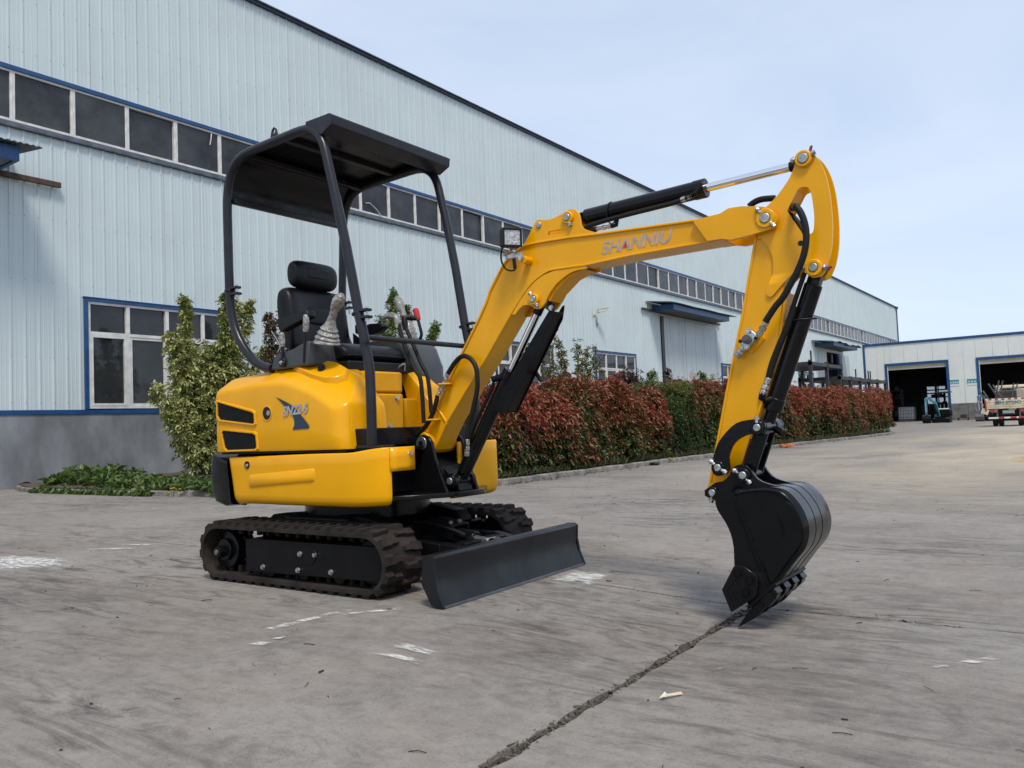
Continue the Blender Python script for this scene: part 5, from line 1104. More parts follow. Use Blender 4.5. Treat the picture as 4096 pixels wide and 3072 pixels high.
def cushion_rib(z0, z1, w_, x, nm='lumbar_pad'):
    rows = padprof([(x,z0),(x+.012,z0+.012),(x+.012-.16*(z1-z0),z1-.012),(x-.17*(z1-z0),z1),(x-.05,(z0+z1)/2)], [(YC-w_,.85),(YC-w_+.02,1),(YC+w_-.02,1),(YC+w_,.85)]); pad(nm, rows, VINYL, back)
cushion_rib(1.335,1.445,.125,-3.832); cushion_rib(1.462,1.585,.13,-3.852)
hr = [(-3.885,1.690),(-3.852,1.72),(-3.848,1.79),(-3.862,1.845),(-3.895,1.868),(-3.935,1.866),(-3.960,1.82),(-3.960,1.73),(-3.93,1.688)]
hd_ = pad('headrest', padprof(hr, [(YC-.172,.55),(YC-.165,.80),(YC-.135,.97),(YC-.08,1.0),(YC+.08,1.0),(YC+.135,.97),(YC+.165,.80),(YC+.172,.55)]), VINYL, EX)
m = MB(); m.prism([(-3.868,1.752),(-3.862,1.754),(-3.866,1.818),(-3.872,1.816)], YC-.082, YC+.085)
part('headrest_panel', MB().box(-3.868,-3.8465,YC-.082,YC+.085,1.755,1.815), VINYL, hd_, .006)
m = MB()
for s in (-1,1): m.box(-3.93,-3.91,YC+s*.06-.01,YC+s*.06+.01,1.64,1.72)
part('headrest_post', m, PLAST, EX)
# armrests
for s, prof, y in ((-1, D and E['ARMRL'], 3.085), (1, [(-3.84,1.492),(-3.60,1.478),(-3.578,1.452),(-3.64,1.420),(-3.72,1.408),(-3.84,1.432)], 3.695)):
    part('armrest', MB().prism(prof, y-.032, y+.032), VINYL, EX, .012, seg=3)
    m = MB(); m.prism([(-3.86,1.20),(-3.80,1.20),(-3.80,1.40),(-3.86,1.44)], y+(.02 if s < 0 else -.028), y+(.028 if s < 0 else -.02)); bq = part('armrest_bracket', m, PLAST, EX, .003)
    for x, z in ((-3.83,1.24),(-3.83,1.30)): part('bracket_bolt', MB().hexbolt((x,y+(.02 if s < 0 else -.028),z),(0,-1,0),.009,.010), ZINC, bq)
# left console
cs = E['CONSOLE']
m = MB(); n = len(cs)
inner = [(x-(.03 if z > 1.2 else 0), 3.19, z+.006) for x, z in cs]
out_ = [(x, 2.945, z) for x, z in cs]
m.add(out_+inner, [tuple(range(n)), tuple(range(n,2*n))[::-1]]+[(i,(i+1)%n,n+(i+1)%n,n+i) for i in range(n)]); part('left_console', m, GREYP, EX, .012, seg=3)
m = MB(); m.prism([(-3.76,1.02),(-3.76,1.30),(-3.70,1.37),(-3.40,1.37),(-3.30,1.30),(-3.25,1.18),(-3.25,1.02)], 3.62, 3.86); part('right_console', m, GREYP, EX, .04, seg=3)
# joysticks wrapped in film
def joystick(base, top, rb):
    b = Vector(base); t = Vector(top); d = t-b; pts = []; rs = []
    for k, (u, r) in enumerate([(0,1.0),(.03,.98),(.07,.86),(.11,.93),(.16,.74),(.20,.82),(.26,.62),(.30,.68),(.37,.46),(.45,.36),(.56,.28),(.66,.30),(.76,.40),(.86,.46),(.94,.38),(1.0,.18)]):
        pts.append(b+Vector((d.x*u**1.7+.008*math.sin(u*5), d.y*u, d.z*u))); rs.append(rb*r)
    o = part('joystick', MB().tube(pts, rs, 18), WRAP, EX, sm=60); return o
joystick((-3.36,3.00,1.285), (-3.205,2.985,1.535), .074)
joystick((-3.45,3.735,1.37), (-3.52,3.735,1.64), .066)
def lever(pts, y, r, grip=None, gr=.018, gm=WRAP, nm='lever', m=PLAST):
    P_ = [(x,y,z) for x,z in pts]; o = part(nm, MB().tube(smooth(P_,3), r, 10), m, EX)
    if grip:
        part('grip', MB().tube([(x,y+dy,z) for x,dy,z in grip], [gr*.75]+[gr]*(len(grip)-2)+[gr*.6], 14), gm, o, .003)
    return o
lever(E['LEV1'][3:], 3.36, .012, [(-3.171,0,1.375),(-3.172,0,1.41),(-3.185,0,1.445),(-3.215,0,1.455),(-3.25,0,1.455),(-3.28,0,1.448)], .019, nm='travel_lever')
lever(E['LEV2'][1:], 3.42, .012, [(-3.168,0,1.375),(-3.174,0,1.41),(-3.180,.005,1.442),(-3.160,.03,1.445),(-3.13,.055,1.436)], .019, PLAST, nm='travel_lever')
lever([(-3.360,1.352),(-3.347,1.375),(-3.345,1.40),(-3.368,1.48)], 3.75, .010, [(-3.366,0,1.475),(-3.370,0,1.49),(-3.386,0,1.545),(-3.388,0,1.552)], .019, REDP, nm='safety_lever')
lever([(-3.485,1.19),(-3.465,1.36)], 2.945, .0085, [(-3.466,0,1.355),(-3.462,0,1.375),(-3.458,0,1.405),(-3.458,0,1.43),(-3.465,0,1.45)], .017, nm='throttle_lever')
o = lever([(-3.66,1.19),(-3.653,1.255),(-3.656,1.30)], 2.940, .010, [(-3.655,0,1.29),(-3.656,0,1.325),(-3.657,0,1.348),(-3.657,0,1.372)], .017, nm='boost_lever')
m = MB(); m.ycyl((-3.655,1.205), 2.932, 2.944, .028, 20); q = part('lever_pivot', m, PLAST, EX, .003); part('pivot_bolt', MB().hexbolt((-3.658,2.932,1.203),(0,-1,0),.009,.009), ZINC, q)
m = MB(); m.tube(smooth([(-3.82,3.0,1.40),(-3.76,2.99,1.34),(-3.73,2.985,1.30),(-3.75,2.98,1.27)],4),.004,6); part('wire', m, ZINC, EX)

# ---- canopy
tb = smooth([(p[0], p[1]) for p in D['TUBE']], 2)
for s in (-1, 1):
    pts = []
    for x, z in tb:
        yy = YC+s*(.430+.030*sstep(1.0,2.4,z)); pts.append((x, yy, z))
    o = part('canopy_tube', MB().tube(pts, .0262, 16), CHAR, EX, sm=50)
    for (x, z), ax in (((-4.126,1.667),(0,0,1)), ((-3.066,1.412),(-.22,0,1))):
        yy = YC+s*(.430+.030*sstep(1.0,2.4,z)); a = Vector(ax).normalized(); c = Vector((x,yy,z))
        k = MB(); k.tube([c-a*.006, c+a*.006], .032, 18); k.bar(c+Vector((.02,0,.012)), c+Vector((.085,0,.012)), .04, .014); k.bar(c+Vector((.02,0,-.025)), c+Vector((.09,0,-.025)), .04, .014); q = part('tube_flange', k, CHAR, o, .003)
        part('flange_bolt', MB().tube([c+Vector((.068,0,-.066)), c+Vector((.068,0,.03))], .006, 8).hexbolt(c+Vector((.068,0,-.034)),(0,0,-1),.010,.014), ZINC, q)
part('cross_bar', MB().cyl((-3.056,YC-.42,1.290),(-3.056,YC+.42,1.290),.0150,16), CHAR, EX)
m = MB(); m.prism([(-3.09,.716),(-2.90,.716),(-2.90,.730),(-3.09,.730)], 2.93, 3.02); part('post_foot', m, CHAR, EX, .003)
# roof: pressed sheet following the tubes, box visor in front
rf = smooth([(-4.105,2.190),(-4.098,2.27),(-4.07,2.36),(-4.02,2.425),(-3.95,2.462),(-3.85,2.476),(-3.68,2.480),(-3.48,2.486),(-3.37,2.486)],4)
m = MB(); m.grid([[(x+.010, YC-.452, z-.014) for x,z in rf], [(x, YC-.450, z) for x,z in rf], [(x, YC+.450, z) for x,z in rf], [(x+.010, YC+.452, z-.014) for x,z in rf]])
o = part('roof_sheet', m, BLK, EX, sm=50); q = o.modifiers.new('thick','SOLIDIFY'); q.thickness = .008; q.offset = 0
VIS = [(-3.372,2.486),(-3.225,2.486),(-3.182,2.486),(-3.164,2.474),(-3.172,2.425),(-3.252,2.388),(-3.262,2.396),(-3.196,2.430),(-3.20,2.462),(-3.372,2.466)]
part('visor', MB().prism(VIS, YC-.478, YC+.478), CHAR, EX, .004)
cp = [(-3.372,2.486),(-3.225,2.486),(-3.182,2.486),(-3.164,2.474),(-3.172,2.425),(-3.252,2.388),(-3.372,2.440)]
for s in (-1,1): part('visor_cheek', MB().prism(cp, YC+s*.4785, YC+s*.4825), CHAR, EX, .001)
m = MB()
for x, z in ((-3.93,2.420),(-3.62,2.452),(-3.33,2.452)): m.box(x-.02, x+.02, YC-.44, YC+.44, z, z+.03)
m.box(-4.108,-4.072,YC-.43,YC+.43,2.185,2.215)
part('roof_rib', m, CHAR, EX, .004)
for y in (YC-.33, YC+.22):
    m = MB(); m.box(-3.222,-3.205,y,y+.075,2.415,2.428); m.box(-3.215,-3.20,y-.012,y+.02,2.428,2.45); part('visor_clip', m, BLKM, EX, .002)
lg = [(-3.728,2.47),(-3.708,2.535),(-3.690,2.549),(-3.672,2.535),(-3.655,2.47)]
part('lifting_eye', MB().prism(lg, 2.945, 2.957, [[(-3.690+.012*math.cos(a*.5236), 2.524+.016*math.sin(a*.5236)) for a in range(12)]]), CHAR, EX, .002)
# ---- swing post and boom
pr2('swing_post', D['BRKT'], .118, .138, BLK, bevel=.004)
m = MB(); m.prism([(-3.14,.47),(-2.80,.47),(-2.85,.60),(-2.95,.66),(-3.10,.66)], YC-.1175, YC+.1175); part('swing_casting', m, BLKM, EX, .01)
m = MB(); m.prism([(-2.88,.62),(-2.80,.47),(-2.74,.47),(-2.76,.52)], YC-.055, YC+.055); part('front_web', m, BLKM, EX, .004)
SWP = D['PIN_SWING'][0]; BCA = D['PIN_BOOMCYL_A'][0]; BCB = D['PIN_BOOMCYL_B'][0]
m = MB(); m.ycyl(SWP, YC-.144, YC+.144, .027, 24); o = part('boom_foot_pin', m, ZINC, EX, .003)
m = MB(); m.ycyl(SWP, YC-.147, YC-.1395, .036, 24); part('washer', m, ZINC, o, .002)
part('pin_head', MB().ycyl(SWP, YC-.151, YC-.1475, .014, 16), BLKM, o)
pr2('cylinder_lug', [(BCA[0]+.040*math.cos(R(a)), BCA[1]+.040*math.sin(R(a))) for a in range(-90,131,20)]+[(-2.86,.56),(-2.86,.475)], .060, .085, BLK)
pin(BCA, .095, .019, .034, .012, BLK)
TOP = D['BOOM_TOP']; BOT = D['BOOM_BOT']; FC = (-2.947,.729)
def ribbon(path, w_, y0, y1, mb=None):
    mb = mb or MB(); P_ = [Vector(p) for p in path]; off = []
    for i, p in enumerate(P_):
        t = (P_[min(i+1,len(P_)-1)]-P_[max(i-1,0)]).normalized(); off.append((p.x-t.y*w_, p.y+t.x*w_))
    n = len(path)
    return mb.add([(x,y0,z) for x,z in path]+[(x,y0,z) for x,z in off]+[(x,y1,z) for x,z in path]+[(x,y1,z) for x,z in off],
        [(i,i+1,n+i+1,n+i) for i in range(n-1)]+[(2*n+i,3*n+i,3*n+i+1,2*n+i+1) for i in range(n-1)]+[(i,2*n+i,2*n+i+1,i+1) for i in range(n-1)]+[(n+i,n+i+1,3*n+i+1,3*n+i) for i in range(n-1)]+[(0,n,3*n,2*n),(n-1,3*n-1,4*n-1,2*n-1)])
TOPs = smooth(TOP[:9],2)[:-1]+smooth(TOP[8:16],3)[:-1]+TOP[15:]
BOTs = BOT[:4]+smooth(BOT[3:13],3)[1:-1]+BOT[12:]
inset = lambda pth, w_: [tuple(Vector(p)+Vector((-(Vector(pth[min(i+1,len(pth)-1)])-Vector(pth[max(i-1,0)])).normalized().y, (Vector(pth[min(i+1,len(pth)-1)])-Vector(pth[max(i-1,0)])).normalized().x))*w_) for i, p in enumerate(pth)]
body = inset(TOPs, -.004)+inset(BOTs, -.004)+arc(FC[0],FC[1],.054,-30,-236,14)
boom = part('boom', MB().prism(body, YC-.064, YC+.064), YEL, EX, .003, sm=40)
for q_ in (TOPs, BOTs): part('boom_flange', ribbon(q_, -.011, YC-.0735, YC+.0735), YEL, boom, .003, sm=40)
m = MB(); m.ycyl(FC, YC-.112, YC+.112, .060, 32); part('foot_boss', m, YEL, boom, .005)
for s in (-1, 1): part('cylinder_ear', MB().prism(smooth(D['BOOM_EAR'][:16],2)+D['BOOM_EAR'][16:], YC+s*.050, YC+s*.0655, [D['BOOM_EARSLOT']]), YEL, boom, .003, sm=40)
lug = smooth(D['BOOM_LUG'][:15],2)+D['BOOM_LUG'][15:]
for s in (-1, 1): part('lower_lug', MB().prism(lug, YC+s*.056, YC+s*.0705), YEL, boom, .003, sm=40)
part('inner_web', MB().prism([(-1.93,1.53),(-2.02,1.50),(-2.10,1.44),(-2.13,1.40),(-2.20,1.46),(-2.12,1.535)], YC-.0555, YC+.0555), YELD, boom, sm=40)
for s in (-1, 1): part('fork_plate', MB().prism(smooth(D['BOOM_FORK'][2:12],2)+[D['BOOM_FORK'][12],(-1.30,1.553),(-1.36,1.653),D['BOOM_FORK'][1]], YC+s*.066, YC+s*.092), YEL, boom, .004, sm=40)
ACA = D['PIN_ARMCYL_A'][0]; HORN = D['PIN_HORN'][0]; AJ = D['PIN_ARMJOINT'][0]; BKA = D['PIN_BKTCYL_A'][0]
pin(ACA, .088, .0175, .030, .024, YEL, boom, bolt=-70); pin(BCB, .098, .0165, .028, .028, YEL, boom, bolt=(-62,122))
pin(AJ, .103, .0205, .040, .014, YEL, boom, bolt=(-48,125))
m = MB(); m.ycyl(D['PIN_EARHOLE'][0], YC-.074, YC-.05, .015, 20); part('ear_bush', m, PINM, boom, .003)
# raised gusset by the boom foot, hose guides
m = MB(); m.tube([(-2.885,YC-.066,.938),(-2.84,YC-.066,.88),(-2.80,YC-.066,.822)],.007,6); part('gusset', m, YEL, boom, .003)
for x, z, r in ((-2.793,1.035,.03),(-2.885,.850,.018)):
    m = MB(); m.bar((x-.02,YC-.105,z),(x+.045,YC-.085,z+.0),.05,.010); part('hose_guide', m, YEL, boom, .004)
# lettering on the boom
me = text_mesh('SHANNIU', .0815, TAUPE, .30, .0019, .0004, .98); q = part('brand_lettering', me, None, boom); q.rotation_euler = (R(90),0,0); q.location = (-1.655, YC-.0656, 1.608)
flat('red_triangle', [(-1.714,1.595),(-1.690,1.595),(-1.700,1.621)], YC-.0668, REDP, boom)
# work lamp on its bracket
LP = Vector((-2.275, 3.235, 1.722)); nrm = Vector((.80,-.58,-.06)).normalized(); rt = Vector((-nrm.y*-1, nrm.x*1, 0)); rt = Vector((0,0,1)).cross(nrm).normalized(); up_ = nrm.cross(rt); MM = Matrix((rt, up_, nrm)).transposed()
lampo = part('work_lamp', MB().obox(LP-nrm*.018, (.050,.046,.024), MM), PLAST, EX, .008)
m = MB().obox(LP+nrm*.0075, (.044,.040,.004), MM); part('lens', m, LENS, lampo, .004)
m = MB()
for sx, sy, hx, hy in ((0,1,.050,.005),(0,-1,.050,.005),(1,0,.005,.046),(-1,0,.005,.046)): m.obox(LP+nrm*.010+rt*sx*.045+up_*sy*.041, (hx,hy,.008), MM)
part('bezel', m, PLAST, lampo, .002)
m = MB(); m.box(-2.335,-2.235,3.262,3.267,1.628,1.652); m.bar((-2.33,3.264,1.645),(-2.30,3.24,1.665),.03,.004); m.bar((-2.285,3.24,1.65),(-2.285,3.238,1.69),.025,.006); part('lamp_bracket', m, ZINC, lampo, .001)
m = MB(); m.ycyl((-2.232,1.612), 3.268, 3.325, .019, 18); part('bracket_boss', m, YEL, boom, .003)
part('bracket_bolt', MB().hexbolt((-2.24,3.262,1.618),(0,-1,0),.011,.014), ZINC, lampo)
m = MB(); m.tube(smooth([(-2.30,3.235,1.69),(-2.335,3.235,1.675),(-2.345,3.24,1.62),(-2.325,3.25,1.575),(-2.29,3.262,1.565),(-2.28,3.268,1.58)],5),.0045,8); m.cyl((-2.285,3.27,1.575),(-2.287,3.265,1.625),.009,10); part('lamp_cable', m, PLAST, lampo)

# ---- hydraulic cylinders
def hyd(name, a, b, t0, t1, r, rr, eye=.03):
    A_ = Vector((a[0],YC,a[1])); B_ = Vector((b[0],YC,b[1])); d = B_-A_
    o = part(name, MB().cyl(A_+d*t0, A_+d*t1, r, 32), BLK, EX, .004)
    m = MB(); m.ycyl(a, YC-.032, YC+.032, eye, 24); m.bar(A_, A_+d*(t0+.01), .05, .05); part('base_eye', m, BLK, o, .003)
    dn = d.normalized(); m = MB(); m.cyl(A_+d*t1-dn*.05, A_+d*t1+dn*.006, r*1.06, 32); part('gland', m, BLK, o, .003)
    part('rod', MB().cyl(A_+d*t1, B_-dn*.045, rr, 24), CHROME, o)
    m = MB(); m.cyl(B_-dn*.075, B_-dn*.02, rr*1.15, 20); m.ycyl(b, YC-.035, YC+.035, eye, 24); part('rod_eye', m, BLK, o, .003); return o
ac = hyd('arm_cylinder', ACA, HORN, .055, .600, .0405, .0185)
bc = hyd('boom_cylinder', BCA, BCB, .05, .625, .0375, .020)
kc = hyd('bucket_cylinder', BKA, D['PIN_LINK_TOP'][0], .09, .885, .0365, .022)
m = MB(); G_ = D['BOOMGUARD']
for s in (-1, 1): m.prism(G_, YC+s*.042, YC+s*.046)
m.bar((-2.115,YC,1.350),(-2.425,YC,.875),.084,.004,up=(.6,0,-.4)); g = part('rod_guard', m, BLKM, bc, .002)
part('guard_bolt', MB().hexbolt((-2.128,YC-.046,1.368),(0,-1,0),.011,.012), ZINC, g)
def hose(name, pts, y, r=.0115, parent=EX, m=HOSE, n=4): return part(name, MB().tube(smooth([(p[0], y if len(p) == 2 else p[1], p[-1]) for p in pts], n), r, 12), m, parent)
def fitting(p0, p1, r=.013, parent=EX):
    a = Vector(p0); b = Vector(p1); d = b-a; m = MB()
    for u0, u1, k, sg in ((0,.34,1.0,14),(.34,.42,.75,10),(.42,.66,1.25,6),(.66,.74,.8,10),(.74,1.0,1.15,6)): m.tube([a+d*u0, a+d*u1], r*k, sg)
    return part('hose_fitting', m, ZINC, parent, .0015)
hose('cylinder_pipe', E['ACYL_TUBE'], 3.338, .011); fitting((-1.463,3.338,1.757),(-1.375,3.338,1.772),.010)
m = MB(); m.tube([(-1.385,3.338,1.770),(-1.362,3.340,1.778),(-1.352,3.355,1.796)],.012,10); part('elbow', m, BLKM, ac)
m = MB(); A_ = Vector((-1.80,YC,1.793)); m.tube([A_+Vector((.006*math.sin(t),.047*math.cos(t),.05*math.sin(t)-.008)) for t in [2*math.pi*k/20 for k in range(21)]],.0035,6); part('cable_tie', m, HOSE, ac)
hose('cylinder_pipe', [(-1.95,1.70),(-1.86,1.712)], 3.345, .013); fitting((-1.87,3.345,1.712),(-1.775,3.345,1.711),.009); m = MB(); m.tube([(-1.78,3.345,1.711),(-1.755,3.345,1.712),(-1.752,3.35,1.745)],.011,10); part('elbow', m, BLKM, ac)
hose('hose_loop', E['HOSE_LOOP'], 3.285, .0125); fitting((-2.640,3.285,.742),(-2.655,3.295,.655),.013); fitting((-2.752,3.287,1.095),(-2.790,3.287,1.030),.0125); fitting((-2.825,3.283,.975),(-2.790,3.287,1.035),.0125)
hose('boom_hose', [(-2.826,.978),(-2.849,.915),(-2.888,.851),(-2.951,.79),(-3.04,.745)], 3.280, .0125)
hose('cylinder_pipe', E['BCYL_TUBE'], 3.345, .009, bc); m = MB(); m.cyl((-2.505,3.335,1.04),(-2.455,3.36,1.055),.017,12); part('elbow', m, BLKM, bc, .002)
hose('rear_hose', [(-2.27,3.44,1.02),(-2.34,3.45,1.12),(-2.36,3.45,1.20)], 3.45, .011)
# ---- dipper arm
arm = part('dipper_arm', MB().prism(D['ARM_BOX'], YC-.048, YC+.048), YEL, EX, .003, sm=40)
ap = smooth(D['ARM_PLATE'][:6],2)[:-1]+D['ARM_PLATE'][5:15]+smooth(D['ARM_PLATE'][14:27],2)[:-1]+smooth(D['ARM_PLATE'][26:],2)
for s in (-1, 1): part('horn_plate', MB().prism(ap, YC+s*.0455, YC+s*.0575, [smooth(D['ARM_SLOT'],2)]), YEL, arm, .003, sm=40)
m = MB(); m.bar((-.984,YC,1.65),(-.915,YC,1.725),.091,.01,up=(-1,0,1)); m.bar((-.80,YC,1.50),(-.80,YC,1.50+.001),.01,.01); part('slot_web', MB().bar((-.975,YC,1.632),(-.928,YC,1.706),.0905,.008,up=(-1,0,1)), YELD, arm)
le = [(-1.107,1.55),(-1.14,1.411),(-1.176,1.254),(-1.265,.926),(-1.323,.695),(-1.346,.609),(-1.364,.526)]
part('arm_flange', ribbon(le, .010, YC-.0545, YC+.0545), YEL, arm, .002)
part('back_flange', ribbon([(-1.177,.709),(-1.091,.949),(-1.03,1.136),(-.998,1.30)], -.010, YC-.0545, YC+.0545), YELD, arm, .002)
m = MB(); m.ycyl(D['PIN_BKT_ARM'][0], YC-.08, YC+.08, .036, 24); part('arm_end_boss', m, YEL, arm, .004)
pin(HORN, .080, .0205, .034, .026, YEL, arm, bolt=(20,175)); pin(BKA, .080, .0175, .034, .026, YEL, arm, bolt=(175,-5))
for x, z, dx, dz in ((-.865,1.860,.006,.012),(-.826,1.372,.012,.003)):
    m = MB(); m.tube([(x,YC-.05,z-.01),(x+dx*.6,YC-.05,z+dz*.7),(x+dx*1.5,YC-.05,z+dz)],[.007,.006,.005],8); part('grease_cap', m, mat('maroon_cap',(.22,.02,.05),.4), arm)
part('plate_hole', MB().ycyl((-.922,1.487), YC-.0585, YC-.0565, .011, 16), PLAST, arm)
hose('arm_hose', E['HOSE_ARM'][1:], 3.272, .0135); hose('arm_hose', E['HOSE_ARM_B'], YC, .0135); hose('arm_hose', E['HOSE_ARM_C'], 3.36, .012)
hose('arm_hose', [(-.96,3.39,1.648),(-.94,3.33,1.640),(-.915,3.275,1.622)], 3.3, .0135)
fitting((-1.058,3.285,1.186),(-1.100,3.292,1.128),.0125)
vb = part('valve_block', MB().obox((-1.145,3.312,1.118), (.036,.020,.024), Matrix(((.72,0,-.69),(0,1,0),(.69,0,.72)))), ZINC, EX, .003)
for x, z in ((-1.141,1.150),(-1.151,1.086)): part('valve_bolt', MB().hexbolt((x,3.292,z),(0,-1,0),.010,.014), ZINC, vb)
m = MB(); m.ycyl((-1.149,1.117), 3.279, 3.292, .019, 24); m.tube([(-1.149,3.279,1.117),(-1.149,3.270,1.117)], .011, 6); part('valve_plug', m, STEEL, vb, .001)
for x, z in ((-1.178,1.112),(-1.113,1.118)): part('valve_port', MB().ycyl((x,z), 3.290, 3.293, .008, 12), PLAST, vb)
fitting((-1.168,3.312,1.092),(-1.205,3.312,1.050),.0145); part('valve_foot', MB().obox((-1.138,3.335,1.110),(.04,.006,.03),Matrix(((.72,0,-.69),(0,1,0),(.69,0,.72)))), YEL, vb)
hose('bucket_hose', E['HOSE_BKT'][:5], 3.338, .0135); fitting((-1.083,3.338,.955),(-1.113,3.338,.888),.014)
m = MB(); m.tube([(-1.110,3.338,.895),(-1.117,3.338,.874),(-1.105,3.345,.862),(-1.085,3.36,.868)],.015,12); part('elbow', m, BLKM, kc)
hose('bucket_hose', [(-.918,1.37),(-.955,1.28),(-.985,1.20),(-1.0,1.15)], 3.35, .010); fitting((-.985,3.35,1.195),(-1.005,3.35,1.15),.010)
m = MB(); A_ = Vector((-.950,YC,1.185)); m.tube([A_+Vector((.058*math.cos(t),.058*math.sin(t),.004*math.sin(t))) for t in [2*math.pi*k/20 for k in range(21)]],.003,6); part('cable_tie', m, HOSE, kc)
# ---- links
LT = D['PIN_LINK_TOP'][0]; LA = D['PIN_LINK_ARM'][0]; KL = D['PIN_BKT_LINK'][0]; KA = D['PIN_BKT_ARM'][0]
lk = smooth(D['LINK']+[D['LINK'][0]],2)[:-1]
for s in (-1, 1): part('curved_link', MB().prism(lk, YC+s*.108, YC+s*.122), BLK, EX, .003)
pin(LT, .134, .0155, .029, .016, BLK, bolt=(90,)); pin(LA, .134, .0155, .028, .014, BLK, bolt=(135,-30))
m = MB(); m.ycyl(LA, YC-.106, YC-.05, .030, 24); m.ycyl(LA, YC+.05, YC+.106, .030, 24); part('arm_boss', m, YEL, arm, .003)
m = MB(); m.bar((LT[0],YC-.045,LT[1]),(KL[0],YC-.045,KL[1]),.018,.056); m.bar((LT[0],YC+.045,LT[1]),(KL[0],YC+.045,KL[1]),.018,.056); m.bar((LT[0]-.01,YC,LT[1]-.06),(KL[0]+.01,YC,KL[1]+.05),.072,.018); m.ycyl(LT, YC-.105, YC-.037, .034, 24); m.ycyl(LT, YC+.037, YC+.105, .034, 24); m.ycyl(KL, YC-.07, YC+.07, .032, 24); part('push_link', m, BLK, EX, .004)
m = MB(); m.cyl((LT[0]+.03,YC+.02,LT[1]-.008),(LT[0]+.066,YC+.0,LT[1]-.030),.016,14); part('grease_boss', m, BLK, EX, .003)
# ---- bucket
sidep = D['BKT_SIDE']; sidep = smooth(sidep[:21],2)[:-1]+sidep[20:23]+smooth(sidep[22:]+[sidep[0]],2)[:-1]
YBK = .194
bkt = empty('bucket', (0,0,0), world=False); bkt.parent = EX; bkt.location = -Vector(EX['root'])
for s in (-1, 1): part('side_plate', MB().prism(sidep, YC+s*(YBK-.012), YC+s*YBK), BLKM, bkt, .002, sm=40)
shl = D['BKT_SHELL']; shl = smooth(shl[:14],3)+shl[14:]
m = MB(); m.grid([[(x, y, z) for x, z in shl] for y in (YC-YBK-.004, YC-.07, YC+.07, YC+YBK+.004)]); o = part('shell', m, BLK, bkt, sm=40); q = o.modifiers.new('thick','SOLIDIFY'); q.thickness = .010; q.offset = 0
band = shl[9:41]
bo = inset(band, .0065)
for y0, y1 in ((YC-.135,YC-.062),(YC-.034,YC+.034),(YC+.062,YC+.135)):
    m = MB(); m.grid([[(x,y0,z) for x,z in band],[(x,y0,z) for x,z in bo],[(x,y1,z) for x,z in bo],[(x,y1,z) for x,z in band]]); part('wear_strap', m, BLK, bkt, sm=40)
part('lip', MB().prism([(-1.058,.150),(-1.050,.138),(-1.168,.036),(-1.178,.046)], YC-YBK-.006, YC+YBK+.006), BLKM, bkt, .003)
m = MB(); wl = smooth([(x,YC-YBK-.002,z) for x,z in D['BKT_WELD']],8); m.tube([(p[0]+random.gauss(0,.0008),p[1],p[2]) for p in wl],[.0055+random.uniform(-.0012,.0012) for _ in wl],6); m.tube([(x,YC-YBK-.001,z) for x,z in shl[::1]],[.004+random.uniform(-.0008,.0008) for _ in shl],6); part('weld_bead', m, BLKM, bkt)
part('wear_plate', MB().prism(smooth(D['BKT_DOUBLER']+[D['BKT_DOUBLER'][0]],2)[:-1], YC-YBK-.008, YC-YBK-.0002), BLKM, bkt, .002)
for s in (-1, 1):
    part('hanger_plate', MB().prism(smooth(D['BKT_EAR'][:13],2)+D['BKT_EAR'][13:], YC+s*.080, YC+s*.098), BLK, bkt, .003)
    c = part('side_cutter', MB().prism(D['BKT_CUTTER'], YC+s*(YBK+.0005), YC+s*(YBK+.018)), BLK, bkt, .004)
    if s < 0:
        for x, z in D['BKT_CBOLTS']:
            part('cutter_bolt', MB().hexbolt((x, YC-YBK-.017, z),(0,-1,0),.013,.011), BLKM, bkt)
            part('bolt_recess', MB().ring((x,z), YC-YBK-.0215, YC-YBK-.0175, .0235, .019, 20), BLK, bkt)
        fr = [(-1.246,.112),(-1.212,.150),(-1.196,.142),(-1.172,.088),(-1.186,.066),(-1.222,.046)]
        m = MB(); m.tube([(x,YC-YBK-.0182,z) for x,z in fr+[fr[0]]],.0022,5); m.ring((-1.214,.098),YC-YBK-.0205,YC-YBK-.0175,.011,.008,14); m.bar((-1.225,YC-YBK-.0185,.088),(-1.206,YC-YBK-.0185,.068),.004,.008); part('cast_mark', m, BLK, bkt)
rf_ = D['BKT_TOOTH']
for dy in (-.168,-.056,.056,.168):
    y = YC+dy; m = MB()
    tipz = (-1.224,-.046); A1 = (-1.150,.056); A2 = (-1.132,-.004+.02); B1 = (-1.088,.128); B2 = (-1.062,.106)
    vs = [(tipz[0],y-.020,tipz[1]),(tipz[0],y+.020,tipz[1]),(-1.168,y-.022,.030),(-1.168,y+.022,.030),(-1.142,y-.022,.004),(-1.142,y+.022,.004),(-1.118,y-.019,.088),(-1.118,y+.019,.088),(-1.092,y-.019,.062),(-1.092,y+.019,.062)]
    m.add(vs, [(0,1,3,2),(1,0,4,5),(0,2,4),(1,5,3),(2,3,7,6),(5,4,8,9),(2,6,8,4),(3,5,9,7),(6,7,9,8)]); t_ = part('tooth', m, BLKM, bkt, .002)
    m = MB(); m.prism([(-1.128,.086),(-1.098,.048),(-1.058,.086),(-1.050,.108),(-1.066,.132),(-1.090,.128)], y-.027, y+.027); m.prism([(-1.074,.112),(-1.056,.098),(-1.046,.108),(-1.062,.128)], y-.032, y+.032); part('adapter', m, BLK, t_, .003)
pin(KA, .116, .0150, .026, .018, BLK, bkt, bolt=(-100,)); pin(KL, .118, .0165, .030, .020, BLK, bkt, bolt=(-48,150))
m = MB(); m.ycyl((-1.19,.485), YC-.18, YC-.10, .022, 16); part('cross_tube', m, BLK, bkt, .003)
